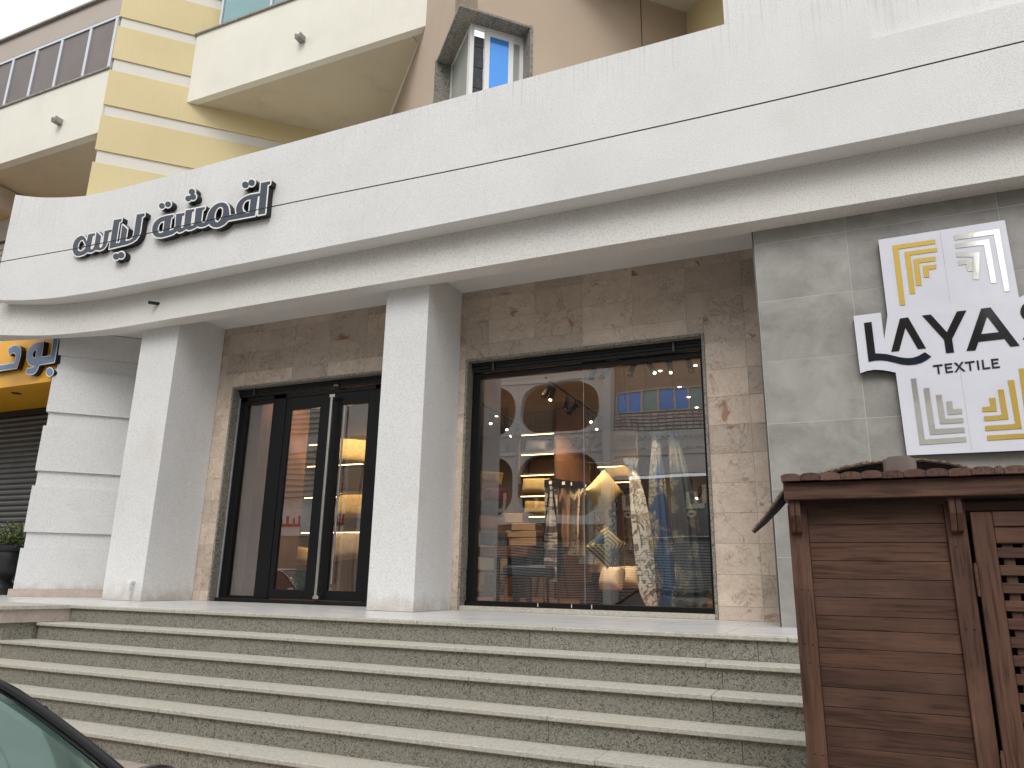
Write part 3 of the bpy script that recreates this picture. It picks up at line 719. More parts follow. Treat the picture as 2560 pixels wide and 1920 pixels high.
ha = [(146, 300), (190, 262), (250, 236), (300, 242), (338, 268), (354, 315), (350, 400), (325, 500), (287, 620), (0, 660), (-200, 690), (-200, 610), (0, 580), (252, 542), (278, 440), (278, 390), (258, 355), (222, 350), (160, 388)]
g1 = px_loops(rg[0], rg[1], [bo, hh], 'y', yfo); g2 = px_loops(rg[0], rg[1], [ha], 'y', yfo); g3 = px_loops(rg[0], rg[1], [[(860+58*math.cos(a*.393), 690+66*math.sin(a*.393)) for a in range(16)]], 'y', yfo)
letters(ns, [g1, g2, g3], yfo, .081, .0155, M['blue_face'], M['white_acrylic'], M['letter_side'], .006)
rs_ = thing('roller_shutter', 'dark grey closed roller shutter under the orange sign', 'roller shutter', (-8, YSH, 0))
z = 0.02
while z < 2.90:
    mb = MB(); prof = [(0, z), (-.015, z+.014), (-.019, z+.044), (-.011, z+.068), (0, z+.077)]
    mb.prism([(a, b) for a, b in prof], lambda a, b: (-13, YSH+a, b), lambda a, b: (-5.18, YSH+a, b)); mb.build('slat', M['gunmetal'], rs_); z += .092
box('backing', M['black'], rs_, -13, -5.16, YSH+.001, YSH+.05, 0, 3.06); box('head_box', M['black'], rs_, -13, -5.2, YSH-.03, YSH+.0005, 2.95, 3.059)

def planter(cx, cy, sc, label, plant=True):
    o = thing('planter_urn', label, 'planter', (cx, cy, 0.001), 'black urns beside the neighbouring shutter')
    prof = [(.23, 0), (.23, .06), (.215, .065), (.215, .09), (.19, .095), (.17, .13), (.135, .16), (.12, .19), (.135, .215), (.17, .25), (.235, .31), (.28, .39), (.30, .47), (.295, .53), (.29, .56), (.325, .575), (.345, .60), (.345, .64), (.315, .645), (.30, .60), (.28, .585), (0, .585)]
    MB().lathe([(r*sc, z*sc) for r, z in prof], (cx, cy, .001), 40, lambda a, i: 1+(.018*abs(math.sin(a*10)) if 9 < i < 14 else 0)).build('urn', M['urn'], o, True)
    MB().lathe([(0, .56*sc), (.285*sc, .57*sc), (.285*sc, .592*sc), (0, .60*sc)], (cx, cy, .001), 24).build('soil', M['soil'], o)
    for k in range(30):
        a = k*2*math.pi/30; MB().tube([(cx+.343*sc*math.cos(a), cy+.343*sc*math.sin(a), .605*sc), (cx+.352*sc*math.cos(a+.05), cy+.352*sc*math.sin(a+.05), .618*sc), (cx+.343*sc*math.cos(a+.13), cy+.343*sc*math.sin(a+.13), .61*sc)], .006, 5).build('rim_bead', M['urn'], o)
    if plant:
        rnd = random.Random(4); a_, b_ = MB(), MB(); tw = MB()
        for k in range(1500):
            th = rnd.uniform(0, 2*math.pi); r = .36*sc*rnd.random()**.45; zz = .62*sc+rnd.random()*.34*sc*math.sqrt(max(0, 1-(r/(.40*sc))**2)) + rnd.uniform(-.02, .03)
            p = Vector((cx+r*math.cos(th), cy+r*math.sin(th), zz)); d = Vector((rnd.gauss(0, 1), rnd.gauss(0, 1), rnd.gauss(.3, .7))).normalized(); w = d.cross(Vector((rnd.gauss(0, 1), rnd.gauss(0, 1), 1))).normalized()
            l = rnd.uniform(.028, .05)*sc; ww = l*.30; nrm = d.cross(w)*l*.12
            (b_ if rnd.random() < .3 and zz > .75*sc else a_).add([p-d*l*.5, p-w*ww+nrm, p+d*l*.5, p+w*ww+nrm], [(0, 1, 2), (0, 2, 3)])
        a_.build('foliage', M['leaf'], o, kind='stuff', recalc=False); b_.build('young_foliage', M['leaf2'], o, kind='stuff', recalc=False)
        for k in range(16):
            th = rnd.uniform(0, 6.28); r = rnd.uniform(.02, .22)*sc; tw.tube([(cx, cy, .58*sc), (cx+r*math.cos(th)*.6, cy+r*math.sin(th)*.6, .72*sc), (cx+r*math.cos(th), cy+r*math.sin(th), .88*sc)], .004, 4)
        tw.build('stems', M['soil'], o)
    return o
planter(-7.28, -.50, 1.08, 'black ribbed urn planter with a clipped green shrub by the neighbouring shutter')
planter(-6.83, -.08, 1.0, 'second black urn planter half hidden behind the corner of the banded wall', True)

# ================================================================== ARABIC SIGN ON THE CANOPY
A8 = ((380, 420), 340/2212); A7 = ((150, 420), 300/1778); YA = -1.375
def G(reg, *loops): return px_loops(reg[0], reg[1], loops, 'y', YA)
alif = [(1775, 245), (1925, 215), (1917, 264), (1882, 272), (1838, 740), (1728, 762), (1745, 560), (1760, 405)]
w1 = [(1757, 408), (1755, 450), (1722, 465), (1676, 772), (1240, 852), (1215, 880), (1180, 915), (1120, 948), (1060, 965), (1000, 960), (960, 940), (930, 908), (880, 938), (820, 958), (770, 960), (738, 945), (700, 975), (640, 1000), (590, 1008), (558, 992), (500, 1030), (445, 1048), (405, 1028), (340, 1075), (250, 1105), (150, 1128), (80, 1124), (35, 1098), (12, 1060), (4, 1010), (14, 940), (40, 890), (80, 845), (140, 805), (240, 775), (352, 757), (345, 798), (315, 808), (283, 1022), (345, 1000), (378, 965), (385, 900), (395, 750), (532, 728), (528, 772), (496, 778), (468, 965), (490, 978), (512, 965), (525, 935), (550, 692), (690, 665), (685, 705), (655, 712), (628, 925), (650, 942), (675, 930), (692, 890), (715, 660), (862, 634), (855, 672), (822, 682), (798, 870), (815, 892), (850, 885), (878, 870), (900, 800), (925, 720), (965, 655), (1020, 605), (1080, 572), (1150, 560), (1205, 578), (1240, 625), (1255, 690), (1262, 785), (1385, 762), (1368, 700), (1372, 640), (1398, 575), (1445, 515), (1510, 468), (1600, 435)]
qafh = [(1607, 508), (1582, 728), (1530, 735), (1490, 712), (1470, 665), (1474, 610), (1500, 555), (1545, 518)]
meemh = [(1105, 628), (1140, 632), (1160, 665), (1158, 730), (1140, 795), (1105, 855), (1065, 888), (1032, 872), (1015, 825), (1018, 760), (1035, 705), (1065, 655)]
tah = [(207, 855), (182, 1048), (125, 1062), (95, 1035), (92, 985), (108, 925), (145, 880)]
w2 = [(1140, 690), (1255, 672), (1250, 712), (1218, 722), (1185, 950), (1165, 1010), (1130, 1058), (1080, 1095), (1000, 1128), (732, 1195), (800, 772), (915, 752), (910, 792), (880, 800), (828, 1118), (888, 1105), (925, 842), (998, 908), (968, 1085), (1030, 1072), (1072, 1045), (1092, 1000)]
w3 = [(665, 933), (768, 912), (762, 948), (730, 955), (702, 1100), (682, 1155), (645, 1198), (590, 1220), (530, 1212), (480, 1245), (440, 1252), (412, 1243), (360, 1280), (300, 1300), (245, 1302), (210, 1278), (190, 1225), (192, 1150), (215, 1085), (255, 1035), (305, 1006), (350, 1008), (380, 1045), (398, 1095), (420, 985), (522, 966), (516, 1000), (488, 1008), (452, 1190), (462, 1208), (490, 1200), (512, 1150), (545, 945), (612, 1012), (582, 1160), (590, 1182), (615, 1180), (638, 1130)]
seenh = [(385, 1140), (345, 1062), (305, 1072), (275, 1120), (260, 1180), (268, 1228), (310, 1238), (355, 1215), (378, 1185)]
def dots(reg, *cs): return [px_loops(reg[0], reg[1], [[(x+r*math.cos(a*.3927), y+r*math.sin(a*.3927)) for a in range(16)]], 'y', YA) for x, y, r in cs]
sg = thing('arabic_letter_sign', 'dark blue-grey three-dimensional Arabic letters with white edges on the canopy', 'shop sign', (-4.2, -1.35, 4.6))
g_alif = G(A8, alif); g_w1 = G(A8, w1, qafh, meemh, tah); g_w2 = G(A7, w2); g_w3 = G(A7, w3, seenh)
def group_letters(gs, border=.0205):
    outer = contours(gs, border); inner = contours(gs, 0, .0035)
    slabs(outer, lambda a, b: (a, YA+.002, b), lambda a, b: (a, YA+.083, b)).build('letter_side', M['letter_side'], sg)
    slabs(outer, lambda a, b: (a, YA, b), lambda a, b: (a, YA+.0018, b)).build('letter_border', M['white_acrylic'], sg)
    slabs(inner, lambda a, b: (a, YA-.003, b), lambda a, b: (a, YA-.0004, b)).build('letter_face', M['led_face'], sg)
group_letters([g_alif, g_w1]); group_letters([g_w2, g_w3])
for d_ in ([(1520, 275, 54), (1622, 240, 52)], [(650, 388, 50), (590, 498, 47), (668, 470, 50)], [(162, 617, 47), (262, 590, 47)]):
    group_letters(dots(A8, *d_))
group_letters(dots(A7, (832, 1312, 47), (908, 1292, 47)))


def infill(reg, loop):
    l = px_loops(reg[0], reg[1], [loop], 'y', YA)[0]; MB().prism(l, lambda a, b: (a, YA+.0022, b), lambda a, b: (a, YA+.0060, b)).build('letter_gap_panel', M['pink_acrylic'], sg)
for l in ([(1700, 500), (1752, 460), (1742, 740), (1690, 770)], [(485, 775), (530, 770), (520, 960), (470, 965)], [(645, 715), (700, 700), (685, 930), (628, 935)]): infill(A8, l)
for l in ([(480, 1010), (525, 1000), (505, 1190), (452, 1200)], [(600, 1020), (650, 1000), (640, 1170), (585, 1170)], [(730, 960), (768, 940), (745, 1090), (705, 1110)]): infill(A7, l)

# ================================================================== WHITE LOGO SIGN
LA = ((2120, 540), 440/2212); LB = ((2120, 740), 440/2212); LC = ((2200, 900), 360/2212); YP = -.895
ls = thing('logo_sign', 'glossy white cut-out panel reading LAYAS TEXTILE with gold and silver mirror chevrons', 'shop sign', (5.05, -.85, 1.39))
def wl(reg, l, y=YP): return px_loops(reg[0], reg[1], [l], 'y', y)[0]
left = wl(LA, [(380, 300), (497, 1250)]) + wl(LB, [(455, 545), (412, 208), (68, 252), (154, 972), (230, 942), (330, 925), (430, 930), (520, 945), (600, 962)]) + wl(LC, [(414, 1465)])
topr = wl(LA, [(1970, 50), (2150, 1025)]); bx = topr[0][0]
right = [(bx+.005, 1.39), (bx+.01, 2.06), (6.06, 2.06), (6.06, 2.70), (5.86, 2.745), (5.70, 2.72)]+[topr[1], topr[0]]
outline = left + right
MB().prism(outline, lambda a, b: (a, YP, b), lambda a, b: (a, YP+.004, b)).build('panel_face', M['sign_panel'], ls)
MB().prism(outline, lambda a, b: (a, YP+.0045, b), lambda a, b: (a, YP+.055, b)).build('panel_body', M['letter_side'], ls)
sp0, sp1 = wl(LA, [(1195, 172)])[0], wl(LC, [(1525, 1400)])[0]
for (za, zb) in ((2.66, sp0[1]-.003), (sp1[1]+.003, 2.1)): box('panel_seam', M['coping'], ls, 5.05, 5.0515, YP-.0008, YP-.0001, za, zb)
def plate(name, mt, loops, y=YP):
    MB().prism(loops, lambda a, b: (a, YP-.0045, b), lambda a, b: (a, YP-.0003, b)).build(name, mt, ls)
for l in ([(557, 374), (1095, 296), (1099, 350), (632, 418), (720, 1118), (652, 1124)], [(710, 453), (1115, 399), (1120, 448), (785, 495), (846, 977), (778, 981)], [(820, 544), (1097, 511), (1100, 566), (893, 592), (928, 873), (860, 877)], [(940, 630), (1107, 610), (1110, 662), (1014, 676), (1022, 769), (957, 775)]):
    plate('gold_chevron', M['gold'], wl(LA, l))
for l in ([(1332, 248), (1898, 163), (2036, 948), (1966, 954), (1832, 234), (1338, 306)], [(1347, 355), (1770, 292), (1866, 840), (1798, 846), (1706, 363), (1353, 410)], [(1363, 462), (1653, 458), (1645, 800), (1572, 800), (1576, 515), (1364, 516)], [(1382, 565), (1555, 543), (1570, 694), (1503, 698), (1486, 608), (1390, 621)]):
    plate('silver_chevron', M['silver'], wl(LA, l))
for l in ([(473, 290), (552, 284), (688, 1221), (1318, 1182), (1324, 1257), (612, 1305)], [(667, 437), (752, 430), (846, 1062), (1295, 1036), (1304, 1112), (770, 1150)], [(858, 540), (942, 533), (1002, 906), (1274, 890), (1280, 963), (925, 984)], [(1018, 640), (1104, 634), (1120, 758), (1253, 752), (1260, 826), (1043, 842)]):
    plate('silver_chevron', M['silver'], wl(LC, l))
for l in ([(1673, 590), (1770, 582), (1795, 787), (1575, 797), (1568, 728), (1695, 712)], [(1808, 458), (1897, 452), (1973, 910), (1602, 938), (1595, 868), (1872, 846)], [(1962, 316), (2056, 308), (2178, 1053), (1620, 1090), (1614, 1015), (2080, 983)], [(2130, 135), (2212, 128), (2380, 1195), (1650, 1236), (1643, 1162), (2265, 1126)]):
    plate('gold_chevron', M['gold'], wl(LC, l))
for l in ([(200, 340), (295, 326), (344, 722), (400, 724), (480, 730), (560, 748), (650, 770), (740, 782), (810, 778), (880, 756), (930, 728), (966, 707), (1045, 762), (1000, 800), (930, 838), (850, 862), (760, 868), (680, 862), (600, 842), (500, 818), (420, 808), (340, 812), (258, 828)],
          [(652, 284), (755, 270), (980, 658), (878, 668), (722, 400), (642, 692), (543, 702)],
          [(930, 246), (1040, 234), (1242, 455), (1368, 195), (1488, 181), (1308, 542), (1334, 710), (1232, 720), (1206, 550)]):
    plate('letter', M['sign_black'], wl(LB, l))
MB().prism([wl(LB, [(1672, 160), (1790, 145), (2157, 626), (2042, 638), (1966, 540), (1640, 577), (1602, 683), (1488, 692)]), wl(LB, [(1748, 258), (1900, 455), (1674, 480)])], lambda a, b: (a, YP-.0045, b), lambda a, b: (a, YP-.0003, b)).build('letter', M['sign_black'], ls)
# the S, mostly beyond the picture edge
cx_, w_ = wl(LB, [(2168, 215)])[0], .05
sx = cx_[0]; sz = cx_[1]
S_c = [(sx+.255, sz+.045), (sx+.19, sz+.082), (sx+.115, sz+.085), (sx+.045, sz+.05), (sx+.025, sz-.01), (sx+.06, sz-.06), (sx+.13, sz-.085), (sx+.20, sz-.11), (sx+.235, sz-.16), (sx+.21, sz-.22), (sx+.14, sz-.25), (sx+.06, sz-.24), (sx+.0, sz-.20)]
S_s = spline(S_c, 4); lt_, rt_ = [], []
for i, p in enumerate(S_s):
    a = Vector(S_s[max(i-1, 0)]); b = Vector(S_s[min(i+1, len(S_s)-1)]); d = (b-a).normalized(); n = Vector((-d.y, d.x))*.026
    lt_.append((p[0]+n.x, p[1]+n.y)); rt_.append((p[0]-n.x, p[1]-n.y))
plate('letter', M['sign_black'], lt_+rt_[::-1])
def bq(*p): return wl(LB, list(p))
tx = [[(1065, 872), (1187, 856), (1190, 878), (1141, 885), (1156, 978), (1131, 982), (1118, 888), (1069, 894)],
      [(1210, 853), (1306, 843), (1309, 864), (1237, 873), (1241, 896), (1302, 888), (1305, 908), (1244, 917), (1249, 947), (1318, 938), (1321, 960), (1229, 971)],
      [(1326, 840), (1357, 836), (1395, 872), (1424, 829), (1452, 826), (1412, 888), (1476, 944), (1446, 948), (1400, 906), (1366, 956), (1338, 960), (1382, 892)],
      [(1466, 830), (1588, 814), (1591, 836), (1540, 843), (1553, 938), (1529, 941), (1516, 846), (1469, 852)],
      [(1613, 812), (1638, 809), (1655, 928), (1631, 931)],
      [(1676, 806), (1701, 803), (1714, 901), (1787, 893), (1789, 914), (1692, 926)],
      [(1795, 793), (1888, 785), (1891, 807), (1822, 815), (1826, 838), (1884, 831), (1887, 852), (1829, 860), (1834, 890), (1906, 882), (1909, 903), (1812, 914)]]
for l in tx: plate('small_letter', M['letter_side'], wl(LB, l))

# ================================================================== CABLE
cb = thing('overhead_cable', 'thin black cable slung across the whole canopy front', 'cable', (0, -1.9, 4.4))
cpts = [at(x, y, 'y', -1.9) for x, y in ((0, 655), (205, 618), (450, 566), (726, 507), (1200, 412), (1650, 315), (2100, 213), (2560, 103))]
d0 = cpts[0]-cpts[1]; d1 = cpts[-1]-cpts[-2]
cpts = [cpts[0]+d0*4]+cpts+[cpts[-1]+d1*3]
MB().tube(spline([tuple(p) for p in cpts], 4), .0062, 6).build('cable_run', M['cable'], cb, True)

# ================================================================== SHOP WINDOW
YG = .20
wd = thing('shop_window', 'large black framed shop window with textile display behind two panes', 'shop window', (1.44, .1, .05))
yA, yB = .141, .225
box('bottom_rail', M['black'], wd, .032, 2.842, yA-.03, yB, .051, .105, .003)
box('jamb', M['black'], wd, .032, .135, yA, yB, .106, 2.918, .003); box('jamb', M['black'], wd, 2.80, 2.842, yA, yB, .106, 2.918, .003)
box('top_rail', M['black'], wd, .136, 2.799, yA+.01, yB, 2.74, 2.80, .003)
hb = bpy.data.objects.new('shutter_box', None); COL.objects.link(hb); hb.parent = wd; hb.location = -Vector(wd.location)
for k in range(3): box('lath', M['dark_metal'], hb, .04, 2.835, .085+.012*k, .14, 2.918-.040*(k+1)+.002, 2.918-.040*k, .004)
for x in (.33, 2.52): box('bracket', M['gunmetal'], hb, x, x+.02, .06, .086, 2.80, 2.918)
box('pane', M['glass'], wd, .136, 1.4435, YG, YG+.008, .106, 2.739); box('pane', M['glass'], wd, 1.4465, 2.799, YG, YG+.008, .106, 2.739)
box('joint_seal', M['alu'], wd, 1.4437, 1.4463, YG-.001, YG+.009, .106, 2.739)
for x in (.93, 1.32, 1.545): box('white_clip', M['white_upvc'], wd, x, x+.008, yA-.036, yA-.0305, .062, .10)
for x in (1.9, 2.15, 2.45): box('hanging_rod', M['dark_metal'], wd, x, x+.008, .30, .308, 2.35, 3.2)

# ================================================================== ENTRANCE
ed = thing('entrance_door', 'black framed glazed double entrance door with a tall steel pull handle', 'door', (-2.1, .15, 0))
fr = MB()
ya, yb2 = .141, .215
for a, b in ((-3.70, -3.575), (-3.10, -2.875), (-1.40, -1.17), (-.62, -.50)): fr.box(a, b, ya, yb2, .045, 2.80, .003)
fr.build('frame', M['black'], ed)
box('header', M['black'], ed, -3.714, -.491, ya, yb2, 2.735, 2.80, .003)
box('threshold', M['dark_metal'], ed, -3.714, -.491, ya-.05, yb2, .0, .044, .003)
for a, b in ((-3.575, -3.10), (-1.17, -.62)):
    box('side_rail', M['black'], ed, a, b, ya+.01, yb2-.01, .045, .075); box('side_rail', M['black'], ed, a, b, ya+.01, yb2-.01, 2.69, 2.735)
    box('side_pane', M['glass_door'], ed, a, b, .18, .186, .0755, 2.6895)
sh_ = bpy.data.objects.new('shutter_box', None); COL.objects.link(sh_); sh_.parent = ed; sh_.location = -Vector(ed.location)
for k in range(3): box('lath', M['dark_metal'], sh_, -3.71, -.50, .09+.012*k, .14, 2.905-.034*(k+1)+.002, 2.905-.034*k, .004)
box('bracket', M['gunmetal'], sh_, -3.42, -3.40, .07, .09, 2.81, 2.905)
box('guide_rail', M['alu'], ed, -3.712, -3.702, .12, .1405, .0, 2.79)
def leaf(x0, x1, g0, g1):
    lf = bpy.data.objects.new('door_leaf', None); COL.objects.link(lf); lf.parent = ed; lf.location = -Vector(ed.location)
    b = MB(); y0, y1 = .15, .20
    b.box(x0, g0, y0, y1, .05, 2.732, .003); b.box(g1, x1, y0, y1, .05, 2.732, .003); b.box(g0, g1, y0, y1, .05, .168, .002); b.box(g0, g1, y0, y1, 2.56, 2.732, .002)
    b.build('leaf_frame', M['black'], lf); box('pane', M['glass_door'], lf, g0, g1, .172, .178, .169, 2.559); return lf
leaf(-2.872, -2.112, -2.79, -2.285); l2 = leaf(-2.106, -1.403, -1.94, -1.505)
hx = at(809, 1250, 'y', .07).x
MB().tube([(hx, .07, .10), (hx, .07, 2.66)], .021, 14).build('pull_handle', M['steel'], l2, True)
MB().tube([(hx, .07, 2.64), (hx, .149, 2.64)], .014, 10).tube([(hx, .07, .12), (hx, .149, .12)], .014, 10).build('handle_post', M['steel'], l2, True)
box('handle_cap', M['steel'], l2, hx-.03, hx+.055, .045, .09, 2.655, 2.70, .006); box('handle_cap', M['steel'], l2, hx-.03, hx+.055, .045, .09, .062, .105, .006)
MB().tube([(hx+.17, .135, .25), (hx+.17, .135, 2.55)], .013, 10).build('inner_handle', M['steel'], l2, True)
dc = at(845, 965, 'y', .1); MB().lathe([(.0, -.02), (.035, -.018), (.04, .0), (.03, .015), (0, .017)], (dc.x, .07, dc.z), 16).build('dome_sensor', M['steel'], ed, True)

# ================================================================== WOODEN KIOSK
YK = -4.35
kk = thing('wooden_kiosk', 'dark brown stained wooden kiosk with a lattice door in front of the steps', 'kiosk', (4.6, -4, Z_PAV))
KX0, KX1, KYB = 3.832, 5.42, -3.50
zt_ = .672
box('corner_post', M['woodv'], kk, KX0, 3.906, YK, YK+.075, Z_PAV, zt_, .003)
box('post', M['woodv'], kk, 4.405, 4.474, YK, YK+.075, Z_PAV, zt_, .003); box('post', M['woodv'], kk, 5.34, KX1, YK, YK+.075, Z_PAV, zt_, .003)
bz = [.667, .59, .518, .445, .374, .303, .232, .179, .108, .036, -.037, -.109, -.179, -.251]
while bz[-1] > Z_PAV+.08: bz.append(bz[-1]-.0725)
for a, b in zip(bz, bz[1:]):
    mbp = (a+b)/2; piece('plank', M['wood'], kk, ((3.907+4.404)/2, YK+.030+random.uniform(-.0015, .0015), mbp), (4.404-3.907, .02, a-b-.0018), .0013)
for a, b in zip(bz, bz[1:]): piece('side_plank', M['wood'], kk, (KX0+.02, (YK+.076+KYB)/2, (a+b)/2), (.02, KYB-YK-.076, a-b-.003), .0022)
box('back_panel', M['wood'], kk, KX0+.03, KX1, KYB-.02, KYB, Z_PAV, zt_)
box('plank', M['wood'], kk, 4.475, 5.339, YK+.02, YK+.04, .636, zt_, .002)
box('top_beam', M['wood'], kk, KX0-.006, KX1+.03, YK-.065, YK-.03, .687, .758, .003)
box('side_beam', M['wood'], kk, KX0-.006, KX0+.03, YK-.029, KYB, .687, .758, .003); box('roof_board', M['wood'], kk, KX0+.031, KX1, YK-.029, KYB, .72, .757)
for x in (3.842, 4.418):
    for dx in (0, .022): 
        MB().prism([(YK-.0005, .686), (YK-.046, .686), (YK-.046, .625), (YK-.022, .56), (YK-.0005, .552)], lambda a, b, x=x+dx: (x, a, b), lambda a, b, x=x+dx: (x+.0195, a, b)).build('bracket', M['woodv'], kk)
x = KX0-.012; k = 0; pw = .0755
while x < KX1:
    w_k = pw if k != 10 else .030; hh_ = .030
    prof = [(x+.001, .7605), (x+w_k-.001, .7605), (x+w_k-.001, .7605+hh_*.72), (x+w_k*.78, .7605+hh_*.95), (x+w_k*.5, .7605+hh_), (x+w_k*.22, .7605+hh_*.95), (x+.001, .7605+hh_*.72)]
    dzk = random.uniform(0, .003)
    MB().prism(prof, lambda a, b: (a, YK-.09, b+dzk), lambda a, b: (a, KYB+.05, b+dzk)).build('roof_batten', M['woody'], kk); x += w_k; k += 1
# door with lattice
kd = bpy.data.objects.new('lattice_door', None); COL.objects.link(kd); kd.parent = kk; kd.location = -Vector(kk.location)
y0 = YK-.012
box('stile', M['woodv'], kd, 4.487, 4.558, y0, y0+.035, Z_PAV+.05, .630, .003); box('stile', M['woodv'], kd, 5.26, 5.33, y0, y0+.035, Z_PAV+.05, .630, .003)
box('rail', M['wood'], kd, 4.559, 5.259, y0+.001, y0+.035, .575, .630, .003); box('rail', M['wood'], kd, 4.559, 5.259, y0+.006, y0+.035, .512, .573, .003); box('rail', M['wood'], kd, 4.559, 5.259, y0+.001, y0+.035, Z_PAV+.05, Z_PAV+.17, .003)
z = .497
while z > Z_PAV+.2:
    piece('lattice_slat', M['wood'], kd, ((4.559+5.259)/2, y0+.012, z-.019), (.70, .009, .037), .0015); z -= .0635
x = 4.582
while x < 5.25: piece('lattice_upright', M['woodv'], kd, (x+.014, y0+.024, (.512+Z_PAV+.17)/2), (.036, .009, .512-Z_PAV-.17), .0015); x += .0655
for z_ in (.43, -.215):
    h_ = MB(); 
    for i in range(4): h_.tube([(4.480, YK-.018, z_-.028*i), (4.480, YK-.018, z_-.028*i-.0265)], .006, 8)
    h_.tube([(4.480, YK-.018, z_+.01), (4.480, YK-.018, z_)], .004, 8); h_.build('hinge', M['woodv'], kd, True)
box('dark_fill_sheet', M['black'], kk, 4.475, 5.339, YK+.10, YK+.11, Z_PAV, .686)  # black sheet added behind the lattice door to keep its openings dark
box('plank', M['wood'], kk, 4.475, 5.339, YK+.041, YK+.06, .60, .686, .002)
for (x, z_) in ((3.862, .33), (3.888, .328), (3.86, .12), (3.887, .118), (3.87, .05), (3.862, -.28), (3.89, -.283), (4.425, .20), (4.452, .198), (4.43, .50)):
    MB().tube([(x, YK-.0006, z_), (x, YK+.004, z_)], .003, 8).build('nail_head', M['black'], kk)
# draped mat and pipe on the roof
ymA = -4.12
ct = thing('woven_mat', 'woven mat with black underside and brown fibre top draped over the kiosk roof', 'mat', (4.2, -3.9, .79))
arc = [at(x, y, 'y', ymA) for x, y in ((1882, 1330), (1905, 1303), (1935, 1262), (1962, 1222), (2010, 1203), (2050, 1187), (2110, 1170), (2170, 1158), (2235, 1150), (2310, 1150), (2370, 1157), (2415, 1168), (2450, 1182))]
tp = [(p.x, p.z) for p in arc]
def mat_strip(off0, off1, name, mt, dy=0):
    n = len(tp); sec = []
    for i in range(n):
        a = Vector(tp[max(i-1, 0)]); b = Vector(tp[min(i+1, n-1)]); d = (b-a).normalized(); nn = Vector((-d.y, d.x)); f = i/(n-1)
        dep = .012+.50*(max(0, math.sin(math.pi*min(1, max(0, f*.94+.03))))**1.3); y0 = ymA+dy; p0 = Vector(tp[i])+nn*off0; p1 = Vector(tp[i])+nn*off1
        sec.append([(p0.x, y0, p0.y), (p0.x, y0+dep, p0.y), (p1.x, y0+dep, p1.y), (p1.x, y0, p1.y)])
    mb = MB(); mb.add([q for c in sec for q in c], [(4*i+j, 4*i+(j+1) % 4, 4*i+4+(j+1) % 4, 4*i+4+j) for i in range(n-1) for j in range(4)]+[(0, 1, 2, 3), (4*n-1, 4*n-2, 4*n-3, 4*n-4)])
    return mb.build(name, mt, ct)
t = NT('fibre_top'); c = t.mix(t.rng(t.noise(1, 3, co=t.scl((60, 300, 300))), .4, .6), (.10, .05, .03), (.42, .27, .16)); t.bump(t.noise(150, 2), 1, .006); M['fibre'] = t.out(c, .9)
M['mat_under'] = plain('black_backing', (.012, .013, .015), .6, 0, .3, 60)
mat_strip(-.007, .0, 'backing', M['mat_under']); mat_strip(.0004, .006, 'fibre_layer', M['fibre'], .001)
# tousled fibres along the front edge
fb = MB(); rnd = random.Random(3)
for k in range(420):
    i = rnd.randrange(len(tp)-6); f = rnd.random(); x = tp[i][0]*(1-f)+tp[i+1][0]*f; z_ = tp[i][1]*(1-f)+tp[i+1][1]*f+.006
    d = Vector((rnd.gauss(0, 1), -.3, rnd.gauss(.1, .35))).normalized()*rnd.uniform(.004, .010); p = Vector((x, ymA+rnd.uniform(-.002, .02), z_)); fb.tube([p, p+d*.5+Vector((0, 0, .003)), p+d], .0011, 3)
fb.build('loose_fibre', M['fibre'], ct, kind='stuff')
pc = at(2257, 1186, 'y', -4.3)
vp_ = thing('roof_vent_pipe', 'short grey-brown round vent pipe on the kiosk roof', 'vent pipe', (pc.x, -4.22, .792))
rr = (at(2300, 1186, 'y', -4.28).x-at(2213, 1186, 'y', -4.28).x)/2
M['pvc'] = plain('grey_brown_pipe', (.17, .13, .115), .5, 0, .12, 12)
MB().lathe([(rr, 0), (rr, at(2257, 1142, 'y', -4.28).z-.79)], (pc.x, -4.2, .79), 32).build('pipe_body', M['pvc'], vp_, True)
MB().lathe([(rr*.75, .0), (rr*.75, .008), (0, .010)], (pc.x, -4.2, at(2257, 1141, 'y', -4.28).z), 32).build('pipe_cap', M['pvc'], vp_, True)

